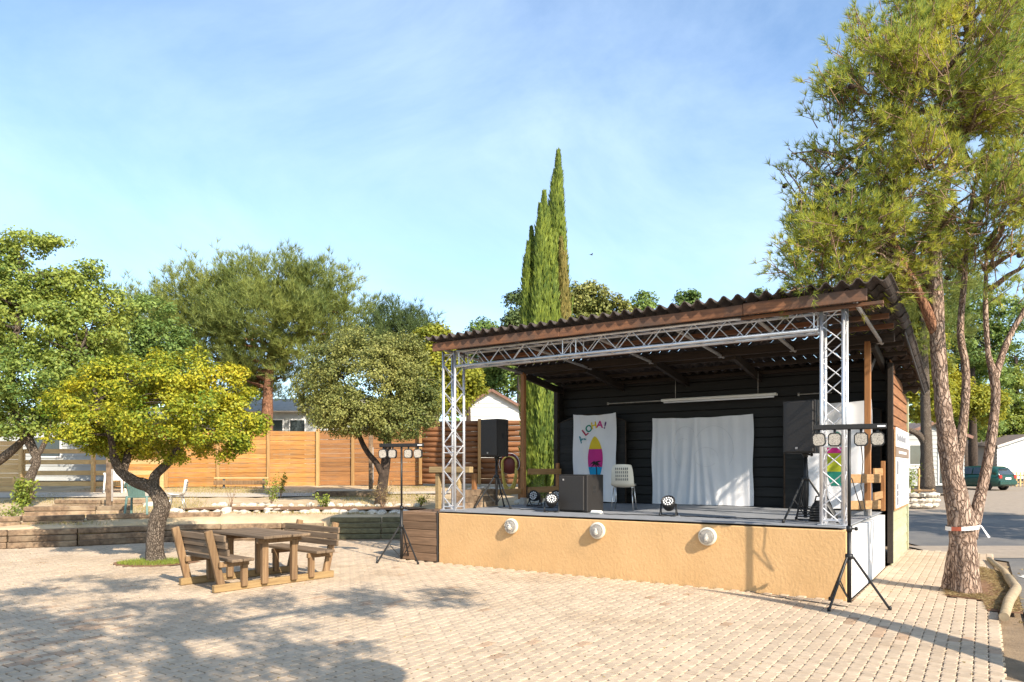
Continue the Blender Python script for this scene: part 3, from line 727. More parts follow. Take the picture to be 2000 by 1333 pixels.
# faint pencil sketch on it
mb = MB()
def arcp(cx, cz, rx, rz, a0, a1, n=18):
    pts = [Vector((cx + rx * math.cos(R(a0 + (a1 - a0) * i / n)), 0, cz + rz * math.sin(R(a0 + (a1 - a0) * i / n)))) for i in range(n + 1)]
    return [Vector((p.x, -.012 - fold_sheet(p.x / 2.16, p.z / 1.86), p.z)) for p in pts]
for a in (arcp(1.35, 1.15, .42, .5, -40, 150), arcp(.75, 1.45, .22, .2, 20, 170), arcp(1.2, 1.0, .25, .2, 0, 320), arcp(.7, 1.1, .2, .3, 60, 260)):
    mb.path(a, .0025, 4, caps=False)
mb.build('pencil_drawing', M['pencil'], t)

def fold_flag(s, t):
    return .035 + .012 * math.sin(s * 11 + 2 * t) + .012 * math.sin(s * 19 - 3 * t) * (1 - .5 * t) + .02 * math.exp(-((s - .16 - .2 * (1 - t)) / .05) ** 2)
FWID, FHGT = 1.07, 1.98
def flag_proj(x, z, dy): return Vector((x, -fold_flag(x / FWID, z / FHGT) - dy, z))
def flat_shape(poly, dy, m, parent, name, sub=10):
    """print that follows the cloth: polygon filled by horizontal strips"""
    zs = [p[1] for p in poly]; z0, z1 = min(zs), max(zs); n = sub; mb = MB(); rows = []
    for k in range(n + 1):
        z = z0 + (z1 - z0) * (k / n) ; zz = min(max(z, z0 + 1e-4), z1 - 1e-4); xs_ = []
        for i in range(len(poly)):
            a, b = poly[i], poly[(i + 1) % len(poly)]
            if (a[1] > zz) != (b[1] > zz): xs_.append(a[0] + (b[0] - a[0]) * (zz - a[1]) / (b[1] - a[1]))
        if len(xs_) >= 2: rows.append((min(xs_), max(xs_), zz))
    m_ = 6; vs = [flag_proj(a + (b - a) * i / m_, z, dy) for a, b, z in rows for i in range(m_ + 1)]
    fs = [(r*(m_+1)+i, r*(m_+1)+i+1, (r+1)*(m_+1)+i+1, (r+1)*(m_+1)+i) for r in range(len(rows) - 1) for i in range(m_)]
    return mb.add(vs, fs, True).build(name, m, parent)
def letter(ch, x, z, size, ang, m, parent):
    cu = bpy.data.curves.new('letter', 'FONT'); cu.body = ch; cu.size = size; cu.align_x = 'CENTER'; cu.align_y = 'CENTER'; cu.offset = .006
    tmp = bpy.data.objects.new('letter', cu); C.objects.link(tmp)
    me = bpy.data.meshes.new_from_object(tmp); bpy.data.objects.remove(tmp); bpy.data.curves.remove(cu)
    for vtx in me.vertices:
        a = R(ang); px, pz = vtx.co.x * math.cos(a) - vtx.co.y * math.sin(a), vtx.co.x * math.sin(a) + vtx.co.y * math.cos(a)
        vtx.co = flag_proj(x + px, z + pz, .006)
    me.materials.clear(); me.materials.append(m); link('letter', me, parent)
def board_poly(cx, zb, zt, w, z0, z1):
    """slice of a surfboard outline between heights z0 and z1"""
    def half(z):
        s = (z - zb) / (zt - zb); return w / 2 * (math.sin(math.pi * min(1, max(0, .14 + .86 * s)) ** 1.15)) ** .62 if s < 1 else 0
    n = 10; zz = [z0 + (z1 - z0) * i / n for i in range(n + 1)]
    return [(cx - half(z), z) for z in zz] + [(cx + half(z), z) for z in zz[::-1]]
def flag(label, u, v, art):
    t = thing('surf_banner', label, 'banner', st(u, v, SH + .06), SA, 'painted cloth banners on the stage')
    cloth_grid(FWID, FHGT, 44, 30, fold_flag, Matrix(), M['cloth'], 'cloth', t, .04, .012)
    art(t); return t
def art_left(t):
    for ch, x, z, a, c in (('A', .225, 1.41, 42, 'ink_teal'), ('L', .31, 1.56, 36, 'ink_red'), ('O', .40, 1.64, 24, 'ink_green'), ('H', .535, 1.705, 10, 'ink_yellow'), ('A', .68, 1.725, -4, 'ink_pink'), ('!', .80, 1.70, -14, 'ink_purple')):
        letter(ch, x, z, .215, a, M[c], t)
    zb, zt, cx, w = .50, 1.47, .56, .385
    flat_shape(board_poly(cx, zb, zt, w, zb, .78), .005, M['ink_blue'], t, 'print_blue')
    flat_shape(board_poly(cx, zb, zt, w, .78, 1.18), .005, M['ink_pink'], t, 'print_pink')
    flat_shape(board_poly(cx, zb, zt, w, 1.18, zt), .005, M['ink_yellow'], t, 'print_yellow')
    # palm silhouette: trunk and fronds
    tr = [(.60, .50), (.605, .62), (.60, .74), (.575, .85)]
    mb = MB()
    for a, b in zip(tr[:-1], tr[1:]):
        mb.add([flag_proj(a[0] - .012, a[1], .010), flag_proj(a[0] + .012, a[1], .010), flag_proj(b[0] + .01, b[1], .010), flag_proj(b[0] - .01, b[1], .010)], [(0, 1, 2, 3)])
    for ang, ln, dr in ((150, .17, .12), (120, .14, .1), (200, .14, .08), (35, .17, .05), (10, .13, .09), (-25, .12, .06), (75, .12, .1)):
        p = []
        for i in range(6):
            s = i / 5; p.append((.575 + ln * s * math.cos(R(ang)), .86 + ln * s * math.sin(R(ang)) - dr * s * s, .028 * (1 - s) * (1 if i else .5) + .004))
        for a, b in zip(p[:-1], p[1:]):
            mb.add([flag_proj(a[0], a[1] - a[2], .010), flag_proj(b[0], b[1] - b[2], .010), flag_proj(b[0], b[1] + b[2], .010), flag_proj(a[0], a[1] + a[2], .010)], [(0, 1, 2, 3)])
    mb.build('print_palm', M['ink_black'], t)
def art_right(t):
    zb, zt, cx, w = .42, 1.42, .50, .40
    flat_shape(board_poly(cx, zb, zt, w, zb, .68), .005, M['ink_green'], t, 'print_green')
    flat_shape(board_poly(cx, zb, zt, w, .68, 1.02), .005, M['ink_lime'], t, 'print_lime')
    flat_shape(board_poly(cx, zb, zt, w, 1.02, 1.16), .005, M['ink_pink'], t, 'print_pink')
    flat_shape(board_poly(cx, zb, zt, w, 1.16, zt), .005, M['ink_green'], t, 'print_teal')
flag('white banner painted with a yellow, pink and blue surfboard and the word ALOHA', .52, 4.235, art_left)
flag('white banner with a lime and pink painted board behind the right truss column', 5.62, 4.05, art_right)

# strip light and conduit on the back wall
t = thing('strip_light', 'long cream fluorescent strip light hung along the dark back wall', 'light', st(2.64, 4.25, 3.15), SA)
MB().cbox((1.18, 0, .025), (2.36, .16, .05), .012).build('housing', M['chair_white'], t)
MB().tube((.05, -.02, -.02), (2.31, -.02, -.02), .019, n=10).build('tube', M['sign_white'], t)
MB().tube((.3, 0, .05), (.3, 0, .5), .006, n=6).build('hanger', M['galv'], t); MB().tube((2.0, 0, .05), (2.0, 0, .5), .006, n=6).build('hanger', M['galv'], t)
for u0, u1, z, lb in ((1.25, 3.6, 3.2, 'thin grey conduit pipe running along the dark back wall left of the strip light'), (5.35, 5.95, 3.17, 'short grey conduit pipe on the dark back wall right of the strip light')):
    tag(MB().path([st(u0, 4.5, z), st(u1, 4.5, z)], .013, 8).tube(st(u0, 4.5, z - .03), st(u0, 4.5, z + .03), .022, n=8).build('conduit_pipe', M['galv']), lb, 'pipe')

# ------------------------------------------------------------------ sound and light gear
def tripod(t, hub, spread, hcol, a0, m='black_metal', rp=.02, low=.06):
    MB().tube((0, 0, low), (0, 0, hub + .35), rp * 1.15, n=12).build('lower_pole', M[m], t)
    MB().tube((0, 0, hub + .3), (0, 0, hcol), rp * .85, n=12).build('upper_pole', M[m], t)
    MB().lathe([(0, -.03), (.045, -.03), (.05, 0), (.045, .03), (0, .03)], Matrix.Translation((0, 0, hub)), 14).build('hub', M[m], t)
    c = MB().lathe([(0, -.035), (.035, -.035), (.035, .035), (0, .035)], Matrix.Translation((0, 0, hub + .34)), 12)
    c.tube((.03, 0, hub + .34), (.085, 0, hub + .34), .012, n=8).tube((.075, 0, hub + .34), (.1, 0, hub + .34), .024, n=8); c.build('clamp', M[m], t)
    for k in range(3):
        a = a0 + k * 2 * math.pi / 3; d = Vector((math.cos(a), math.sin(a), 0))
        g_ = MB().beam(d * .045 + Vector((0, 0, hub - .01)), d * spread + Vector((0, 0, .02)), .022, .03, .005).build('leg', M[m], t)
        MB().lathe([(0, 0), (.02, 0), (.022, .035), (.012, .05), (0, .05)], Matrix.Translation(d * (spread + .005)), 10).build('rubber_foot', M['black_plastic'], g_)
        MB().beam(d * .02 + Vector((0, 0, low + .04)), d * (spread * .5) + Vector((0, 0, hub * .5)), .012, .016, .003).build('brace', M[m], t)
def light_stand(label, p, rz, a0, hub, top, face, lens):
    t = thing('lighting_stand', label, 'lighting stand', p, 0, 'tripod stands with four stage lights')
    tripod(t, hub, .44, top, a0, rp=.023)
    Mz = Matrix.Rotation(rz, 4, 'Z'); V = lambda x, y, z: Mz @ Vector((x, y, z))
    MB().cbox((0, 0, top + .03), (lens, .075, .065), .008, M=Mz).build('light_bar', M['black_plastic'], t)
    MB().cbox(V(lens / 2 - .06, -.04, top + .03), (.09, .004, .02), .001, M=Mz).build('label_strip', M['sign_white'], t)
    for k, x in enumerate((-.42, -.20, .16, .38)):
        x *= lens; h = .155; tl = R(-4 + 5 * k % 7)
        Ml = Mz @ Matrix.Rotation(tl, 4, 'Y') @ Matrix.Rotation(R(face), 4, 'Z')
        c0 = V(x, -.01, top - .125)
        head = MB(); r = h / 2; k_ = r * .62
        oct_ = [(-k_, -r), (k_, -r), (r, -k_), (r, k_), (k_, r), (-k_, r), (-r, k_), (-r, -k_)]
        Mh = Matrix.Translation(c0) @ Ml @ Matrix.Rotation(R(90), 4, 'X')
        head.prism([(a * 1.0, b * 1.08) for a, b in oct_], .06, Mh @ Matrix.Translation((0, 0, -.03)))
        ho = head.build('lamp_head', M['black_plastic'], t)
        MB().prism([(a * .84, b * .9) for a, b in oct_], .004, Mh @ Matrix.Translation((0, 0, .029))).build('led_panel', M['led_face'], ho)
        MB().beam(V(x, 0, top), c0 + Vector((0, 0, .06)), .03, .012, .003).build('yoke', M['black_metal'], t)
    return t
light_stand('lighting tripod by the left end of the ochre wall, in front of brown boards', (-2.03, 13.08, 0), SA + R(18), R(200), .66, 2.12, 6, .87)
ls = light_stand('lighting tripod at the right corner of the stage, beside the white side wall', (4.17, 8.80, 0), SA + R(10), R(95), .63, 2.20, -4, .82)
MB().path([Vector((.12, -.05, 2.02)), Vector((.14, -.06, 1.8)), Vector((.12, -.05, 1.5)), Vector((.18, -.05, 1.18)), Vector((.14, -.02, 1.2)), Vector((.02, -.02, 1.6))], .006, 6).build('cable', M['black_plastic'], ls)

def speaker(label, p, rz, h=.70, w=.42, d=.40):
    t = thing('loudspeaker', label, 'loudspeaker', p, rz, 'loudspeakers on tripods')
    poly = [(-w/2, -d/2), (w/2, -d/2), (w/2, d*.05), (w*.27, d/2), (-w*.27, d/2), (-w/2, d*.05)]
    MB().prism(poly, h).build('cabinet', M['speaker_body'], t)
    MB().cbox((0, -d/2 - .012, h/2), (w - .025, .026, h - .03), .01).build('grille', M['grille'], t)
    for s in (-1, 1):
        hd = MB().cbox((s * (w/2 + .0015), -.06, h * .55), (.006, .1, .16), .002).build('handle_plate', M['rail_wood_x'] if False else M['speaker_body'], t)
        MB().cbox((s * (w/2 + .004), -.06, h * .57), (.006, .07, .075), .002).build('handle_recess', M['ink_black'], hd)
        MB().cbox((s * (w/2 + .004), -.06, h * .50), (.006, .07, .022), .002).build('handle_recess', M['ink_black'], hd)
    MB().cbox((-.02, -d/2 - .026, .07), (.035, .004, .03), .001).build('badge', M['galv'], t)
    return t
def speaker_stand(label, p, a0, top):
    t = thing('speaker_stand', label, 'speaker stand', p, 0, 'tripod speaker stands on the stage'); tripod(t, .62, .42, top, a0, rp=.022)
    MB().lathe([(0, -.03), (.04, -.03), (.06, 0), (0, .0)], Matrix.Translation((0, 0, top)), 12).build('top_cup', M['black_metal'], t)
p = st(.45, 1.22, SH + .03); speaker_stand('black tripod speaker stand at the left of the stage by the hose reel', p, R(190), 1.0)
speaker('black loudspeaker on the left tripod in front of the log wall', p + Vector((0, 0, 1.0)), SA + R(-8), .72, .44, .42)
p = st(6.24, .62, SH + .03); speaker_stand('black tripod speaker stand beside the right truss column', p, R(205), .98)
speaker('black loudspeaker on the right tripod, partly behind the truss', p + Vector((0, 0, .98)), SA + R(-14), .74, .46, .42)
t = thing('subwoofer', 'big black bass cabinet standing on the stage under the surfboard banner', 'loudspeaker', st(2.36, 1.12, SH + .03), SA + R(-4))
MB().cbox((0, 0, .335), (.60, .55, .65), .012).build('cabinet', M['speaker_body'], t)
MB().cbox((-.02, -.288, .335), (.52, .03, .6), .01).build('grille', M['grille'], t)
hd = MB().cbox((.303, -.05, .40), (.006, .13, .16), .002).build('handle_plate', M['speaker_body'], t)
MB().cbox((.306, -.05, .43), (.006, .09, .06), .002).build('handle_recess', M['ink_black'], hd); MB().cbox((.306, -.05, .36), (.006, .09, .03), .002).build('handle_recess', M['ink_black'], hd)
for x in (-.22, .22):
    for y in (-.2, .2): MB().lathe([(0, -.0), (.025, 0), (.025, .02), (0, .02)], Matrix.Translation((x, y, -.005)), 10).build('foot', M['black_plastic'], t)
MB().cbox((-.18, -.306, .57), (.03, .004, .03), .001).build('badge', M['galv'], t)

def par_light(label, p, rz, tilt):
    t = thing('stage_spotlight', label, 'spotlight', p, rz, 'round LED spotlights on the stage floor')
    Mh = Matrix.Translation((0, 0, .20)) @ Matrix.Rotation(R(90) - tilt, 4, 'X')
    b = MB().lathe([(0, -.12), (.06, -.12), (.085, -.09), (.105, -.02), (.112, .05), (.112, .075), (.10, .075), (.098, .06), (0, .06)], Mh, 24).build('housing', M['black_plastic'], t)
    for r, n in ((.035, 6), (.072, 12)):
        for k in range(n):
            a = 2 * math.pi * k / n
            MB().lathe([(.0145, .06), (.0145, .066), (.009, .071), (0, .072)], Mh @ Matrix.Translation((r * math.cos(a), r * math.sin(a), 0)), 10).build('led_lens', M['lens'], b)
    for s in (-1, 1):
        MB().path([(s * .118, 0, .20), (s * .125, .02, .08), (s * .13, .09, .012), (s * .05, .10, .010)], .011, 6).build('bracket', M['black_metal'], t)
        MB().path([(s * .118, 0, .20), (s * .125, -.03, .08), (s * .13, -.10, .012), (s * .05, -.105, .010)], .011, 6).build('bracket', M['black_metal'], t)
    MB().cbox((0, .0, .010), (.26, .06, .012), .003).build('foot_bar', M['black_metal'], t)
    return t
zf = SH + .03
par_light('round spotlight just left of the bass cabinet foot', st(2.02, .66, zf), SA + R(28), R(38))
par_light('round spotlight alone near the stage edge below the white sheet', st(4.13, .78, zf), SA + R(10), R(42))
par_light('dark round spotlight at the back left of the stage beside the brown post', st(.62, 2.36, zf), SA + R(2), R(12))
par_light('dark round spotlight at the back left nearer the bass cabinet', st(1.10, 2.42, zf), SA + R(25), R(20))
# power pack and cables on the floor
tag(MB().cbox(st(2.93, .60, zf + .032), (.22, .09, .06), .025, rz=SA - .1).build('power_adapter', M['chair_white']), 'small white power box on the stage edge beside the bass cabinet', 'adapter')
def cable(label, pts, r=.007):
    tag(MB().path(pts, r, 6).build('cable', M['black_plastic']), label, 'cable')
def wig(a, b, n, amp, z):
    return [st(a[0] + (b[0] - a[0]) * i / n + amp * math.sin(i * 1.7), a[1] + (b[1] - a[1]) * i / n + amp * math.cos(i * 2.3), z + .006) for i in range(n + 1)]
cable('black cable trailing along the stage floor left of the bass cabinet', wig((.4, 1.3), (2.1, .75), 14, .06, zf))
cable('black cable looping between the two dark spotlights', wig((.5, 2.1), (1.9, 1.6), 16, .11, zf))
cable('black cable along the stage edge from the power box to the right', wig((3.05, .6), (4.1, .85), 12, .04, zf))
cable('black cable under the lone spotlight running to the right speaker', wig((4.3, .8), (6.1, .9), 16, .05, zf))
cable('thin black line lying on the paving from the right tripod along the ochre wall', [Vector((4.15, 8.8, .01)), Vector((4.0, 8.95, .01)), Vector((3.75, 9.2, .01)), Vector((3.45, 9.55, .01)), Vector((3.3, 9.85, .012))] , .006)  # thin dark strand along the ground from the right tripod
cable('coiled black cable under the right speaker stand', [st(6.3 + .17 * math.cos(i * .7), .62 + .14 * math.sin(i * .7), zf + .02 + .004 * i) for i in range(50)], .008)
t = thing('equipment_bag', 'black bag slumped under the right speaker stand', 'bag', st(6.42, .88, zf), SA)
secs = []
for k in range(7):
    s = k / 6; r = .17 * (1 - .55 * s ** 2); secs.append([Vector((r * 1.15 * math.cos(a) * (1 + .1 * math.sin(3*a+k)), r * .8 * math.sin(a), .30 * s)) for a in np.linspace(0, 2*math.pi, 15)[:-1]])
MB().loft(secs).build('body', M['black_plastic'], t); MB().path([(-.12, 0, .2), (-.08, -.03, .36), (.06, -.03, .37), (.12, 0, .22)], .012, 6).build('strap', M['ink_black'], t)

# ------------------------------------------------------------------ chairs
def shell_chair(label, p, rz, m, legm):
    t = thing('shell_chair', label, 'chair', p, rz, None)
    prof = [(-.21, .455), (-.10, .43), (.05, .425), (.16, .45), (.205, .52), (.225, .62), (.245, .74), (.255, .83), (.25, .845)]   # y (to the back), z
    wd = [.19, .21, .215, .215, .21, .205, .195, .175, .16]; n = 8; nx = 9; vs = []; fs = []
    def sp(i, k):
        x = (k / (nx - 1) - .5) * 2; y, z = prof[i]; e = abs(x) ** 3
        return Vector((x * wd[i], y - (.05 * e if i > 3 else 0), z + (.03 * e if i < 4 else -.01 * e)))
    mb = MB()
    P_ = [[sp(i, k) for k in range(nx)] for i in range(len(prof))]
    vs = [q for r_ in P_ for q in r_]; nn = len(vs); vs2 = vs + [q + Vector((0, .008, -.008)) for q in vs]
    for i in range(len(prof) - 1):
        for k in range(nx - 1):
            if 5 <= i <= 6 and 1 <= k <= nx - 3 and False: continue
            a = (i*nx+k, i*nx+k+1, (i+1)*nx+k+1, (i+1)*nx+k); fs.append(a); fs.append(tuple(nn + q for q in a[::-1]))
    mb.add(vs2, fs, True)
    sh = mb.build('shell', m, t)
    sl = MB()
    for r_ in range(4):
        for c in range(7):
            z = .57 + r_ * .065; x = -.105 + c * .035; y = np.interp(z, [q[1] for q in prof[3:8]], [q[0] for q in prof[3:8]])
            sl.box((x, y + .004, z), (.014, .026, .042), M=Matrix.Rotation(R(-6), 4, 'X'))
    sl.build('back_slots', M['tin_grey'], sh)
    for s in (-1, 1):
        MB().path([(s * .17, -.12, .42), (s * .20, -.19, .0)], .011, 8).build('leg', legm, t)
        MB().path([(s * .17, .12, .42), (s * .20, .22, .0)], .011, 8).build('leg', legm, t)
        MB().tube((s * .17, -.12, .42), (s * .17, .14, .42), .011, n=8).build('seat_rail', legm, t)
    return t
shell_chair('cream slotted plastic chair with metal legs on the stage right of the banner', st(2.42, 2.05, zf) + Vector((.28, -.25, 0)), SA + R(195), M['chair_cream'], M['chrome'])
shell_chair('white shell chair with thin metal legs on the terrace behind the small tree', (-8.62, 18.3, terr(0, 18.3)), R(-72), M['chair_white'], M['chrome'])
def armchair(label, p, rz, m):
    t = thing('garden_chair', label, 'chair', p, rz, None)
    MB().cbox((0, 0, .42), (.46, .44, .03), .012).build('seat', M[m], t)
    # curved slatted back with rounded top
    for k in range(7):
        x = -.18 + k * .06; y = .23 + .10 * 0 - .25 * x * x; top = .83 - 1.6 * x * x
        MB().beam((x * .9, y - .02, .43), (x, y + .10, top), .054, .014, .004).build('back_slat', M[m], t)
    arc = [Vector((.26 * math.cos(a) , .315 - .08 * abs(math.cos(a)) ** 2 - .0, .66 + .20 * math.sin(a))) for a in np.linspace(0, math.pi, 13)]
    MB().path(arc, .026, 8).build('back_rim', M[m], t)
    for s in (-1, 1):
        MB().path([(s * .26, .24, .66), (s * .285, .05, .645), (s * .285, -.18, .63), (s * .26, -.22, .60)], .022, 8).build('armrest', M[m], t)
        MB().beam((s * .24, -.20, .62), (s * .27, -.25, 0), .05, .04, .008).build('leg', M[m], t)
        MB().beam((s * .22, .20, .45), (s * .25, .27, 0), .05, .04, .008).build('leg', M[m], t)
    return t
armchair('dark green plastic garden chair on the terrace behind the small tree trunk', (-9.05, 17.3, .62), R(190), 'chair_green')
armchair('white plastic garden chair by the slatted rail fence, left of the dark post', (-13.05, 23.4, terr(0, 23.4) + .03), R(15), 'chair_white')

# ------------------------------------------------------------------ picnic table with attached benches
LA = math.atan2(-.65, .76)
t = thing('picnic_table', 'weathered wooden picnic table with two attached backed benches on the paving', 'picnic table', (-3.86, 10.87, 0), LA)
b = lambda name, p0, p1, w, h, m, par=t, ch=.008, up=(0, 0, 1): MB().beam(p0, p1, w, h, ch, up).build(name, M[m], par)
for i in range(5): b('top_plank', (-.80 + .01 * (i % 2), -.31 + i * .155, .735), (.80 - .012 * (i % 3), -.31 + i * .155, .735), .148, .042, 'table_wood')
for x in (-.5, .5):
    b('skid', (x, -.98, .055), (x, .98, .055), .075, .105, 'table_skid')
    for y in (-.24, .24): b('leg', (x + .06, y, .05), (x + .06, y, .66), .075, .095, 'table_leg')
    b('cross_beam', (x + .06, -.36, .675), (x + .06, .36, .675), .06, .085, 'table_leg')
    for s in (-1, 1):
        b('seat_leg', (x + .05, s * .55, .05), (x + .05, s * .55, .37), .07, .09, 'table_leg')
        b('seat_beam', (x + .05, s * .48, .385), (x + .05, s * .92, .385), .05, .075, 'table_leg')
        b('back_post', (x - .015, s * .84, .02), (x - .015, s * 1.045, .86), .06, .105, 'table_leg', up=(0, 1, 0))
for s in (-1, 1):
    for i in range(2): b('seat_plank', (-.76, s * (.59 + i * .17), .445), (.76, s * (.59 + i * .17), .445), .162, .042, 'table_wood')
    for i in range(3):
        z = .56 + i * .098; y = .92 + (z - .5) * .215
        b('back_plank', (-.76, s * (y - .045), z), (.76 - .01 * i, s * (y - .045), z), .036, .092, 'table_wood')

# ------------------------------------------------------------------ terrace edging, fences, walls
def sleeper_wall(label, pts, zs, hh, m, dep=.16, name='retaining_wall', pr='sleeper'):
    t = thing(name, label, 'wall', (pts[0][0], pts[0][1], 0), world_parts=True)
    for r_, z in enumerate(zs):
        for i in range(len(pts) - 1):
            a, b_ = Vector((*pts[i], z)), Vector((*pts[i + 1], z)); d = (b_ - a).normalized()
            off = Vector((-d.y, d.x, 0)) * (random.uniform(-.015, .015) + .02 * r_)
            if r_ % 2 and i < len(pts) - 1: a = a + d * .02
            MB().beam(a + off + d * .006 + Vector((0, 0, random.uniform(-.008, .008))), b_ + off - d * .006, dep, hh - .012, .018).build(pr, M[m], t)
f1 = [(-14.5, 14.45), (-12.4, 14.85), (-10.9, 15.38), (-9.7, 15.9), (-8.4, 16.68), (-7.0, 17.12), (-5.6, 17.32), (-4.6, 17.36)]
sleeper_wall('dark weathered sleeper retaining wall along the left edge of the paving', f1, (.065, .195, .335), .14, 'sleeper', .2)
f2 = [(-14.5, 15.0), (-12.4, 15.4), (-11.0, 15.95), (-9.9, 16.5), (-8.7, 17.2), (-7.2, 17.6)]
sleeper_wall('upper row of pale sleepers set back above the retaining wall', f2, (.47, .60), .13, 'sleeper', .18, 'sleeper_step')
f3 = [(-11.9, 17.3), (-10.4, 17.8), (-9.6, 18.0)]
sleeper_wall('short row of old sleepers stepping up behind the small tree', f3, (.62, .74), .13, 'sleeper', .18, 'sleeper_step')
f5 = [(-12.6, 19.6), (-11.2, 19.4), (-9.9, 19.9)]
sleeper_wall('sleepers edging the concrete path behind the garden chairs', f5, (.70, .82), .12, 'sleeper', .18, 'sleeper_step')
f4 = [(-4.45, 17.30), (-3.2, 17.4), (-1.6, 17.7)]
sleeper_wall('green tinted board wall behind the picnic table', f4, (.07, .205, .34, .475), .135, 'green_plank', .07, 'board_wall', 'board')

def plank_fence(label, A, Bp, n, rows, zb, hgt, m, pm, posts=True, log=False, skip_last=False):
    t = thing('log_wall' if log else 'plank_fence', label, 'fence', (A[0], A[1], zb), world_parts=True)
    A, Bp = Vector((*A, 0)), Vector((*Bp, 0)); d = (Bp - A); ln = d.length; d.normalize(); nrm = Vector((d.y, -d.x, 0))
    rz = math.atan2(d.y, d.x); seg = ln / n; h = hgt / rows
    if log: cyl = MB().path([(-seg/2, 0, 0), (-seg*.2, .01, .004), (seg*.2, -.006, -.003), (seg/2, 0, 0)], [h*.50, h*.54, h*.5, h*.53], 9, wob=.05).mesh('log', M[m])
    else: cyl = MB().cbox((0, 0, 0), (seg - .01, .03, h - .006), .008).mesh('plank', M[m])
    for i in range(n):
        c = A + d * (seg * (i + .5))
        for r_ in range(rows):
            o = link('log' if log else 'plank', cyl, t); q = c + Vector((0, 0, zb + h * (r_ + .5))) + nrm * random.uniform(-.008, .008)
            o.location = q; o.rotation_euler = (random.uniform(-.03, .03) + (math.pi if random.random() < .5 else 0), random.uniform(-.004, .004), rz)
    if posts:
        for i in range(n + (0 if skip_last else 1)):
            c = A + d * (seg * i) + nrm * (.1 if log else .06)
            MB().cbox(c + Vector((0, 0, zb + hgt / 2 + .02)), (.11, .09, hgt + .08), .012, rz=rz).build('post', M[pm], t)
plank_fence('tall orange plank fence behind the terrace, left of its corner', (-14.2, 25.4), (-7.30, 26.7), 4, 12, terr(0, 25.8) + .02, 2.06, 'fence_plank', 'fence_post')
plank_fence('orange and brown plank fence right of the corner behind the round tree', (-7.25, 26.75), (-3.3, 26.35), 3, 12, terr(0, 26.5) + .02, 2.06, 'fence_brown_shaded', 'fence_post', skip_last=True)
plank_fence('brown log wall behind the left end of the stage', (-3.35, 26.25), (3.2, 25.3), 3, 12, terr(0, 25.6) + .14, 2.30, 'log', 'fence_post', log=True)
plank_fence('pale plank fence at the far left edge', (-21.5, 24.0), (-16.6, 24.1), 2, 11, terr(0, 24) + .02, 1.7, 'pale_rail', 'pale_rail')
t = thing('rail_fence', 'pale timber fence of four wide rails at the back left of the terrace', 'fence', (-16.5, 24.2, terr(0, 24.2)), world_parts=True)
zb = terr(0, 24.3)
for k in range(4):
    for (x0, x1) in ((-16.55, -14.25), (-14.2, -11.9)):
        MB().beam((x0, 24.2, zb + .25 + k * .37), (x1, 24.3, zb + .25 + k * .37 + .01), .035, .155, .008).build('rail', M['pale_rail'], t)
for x in (-16.6, -14.22, -11.88): MB().cbox((x, 24.16, zb + .72), (.12, .1, 1.55 if x == -14.22 else 1.42), .01).build('post', M['pale_rail'], t)

# dark posts on the terrace
for x, y, h, lb, tl in ((-10.75, 19.0, 1.42, 'weathered grey timber post left of the green garden chair', 0), (-4.78, 24.1, 2.0, 'dark timber post standing in front of the plank fence by the round tree', 0)):
    tt = thing('timber_post', lb, 'post', (x, y, terr(x, y)))
    MB().cbox((0, 0, h / 2), (.13, .12, h), .012).build('shaft', M['sleeper'], tt); MB().cbox((.075, 0, h * .45), (.03, .05, h * .6), .004).build('metal_strip', M['galv'], tt)
# low bench by the fence and a dark slab
t = thing('low_bench', 'long low plank bench standing before the orange fence', 'bench', (-9.6, 25.3, terr(0, 25.3)), R(8))
MB().beam((-.92, 0, .38), (.92, 0, .38), .26, .045).build('seat', M['pale_rail'], t); MB().beam((-.92, -.16, .22), (.92, -.16, .22), .05, .15).build('side_plank', M['table_leg'], t)
for x in (-.6, .75): MB().beam((x, -.05, 0), (x, -.05, .36), .07, .07).build('leg', M['tin_grey'], t)
t = thing('stone_slab', 'dark flat stone ledge under the round tree in front of the plank fence', 'slab', (-5.2, 22.6, terr(0, 22.6)), R(10))
MB().cbox((0, 0, .06), (2.0, .7, .22), .04).build('body', M['sleeper'], t); MB().cbox((.05, .05, .18), (2.05, .75, .04), .015).build('top', M['concrete'], t)
# hose reel
t = thing('hose_reel', 'dark red hose reel with yellow hose hanging before the log wall', 'hose reel', (-.05, 19.6, terr(0, 19.6)), R(-12))
MB().cbox((.26, .06, .62), (.09, .09, 1.25), .008).build('post', M['post_wood'], t)
MB().lathe([(0, -.07), (.27, -.07), (.285, -.05), (.285, -.035), (.15, -.03), (.15, .05), (.28, .055), (.28, .07), (0, .07)], Matrix.Translation((0, -.05, 1.18)) @ Matrix.Rotation(R(90), 4, 'X') , 28).build('reel', M['reel_red'], t)
MB().lathe([(.285, .06), (.295, .075), (.285, .09)], Matrix.Translation((0, -.05, 1.18)) @ Matrix.Rotation(R(90), 4, 'X'), 28).build('rim', M['chair_white'], t)
for k in range(7):
    w_ = .22 - .015 * (k % 4); zb_ = .32 + .05 * ((k * 3) % 5); y_ = -.06 - .018 * k
    MB().path([Vector((w_ * math.cos(a), y_, (1.18 if math.sin(a) > 0 else 1.18) + (.2 * math.sin(a) if math.sin(a) > 0 else (1.18 - zb_) * math.sin(a)))) for a in np.linspace(-.15, 2 * math.pi - .15, 21)], .016, 6).build('hose_loop', M['hose'], t)

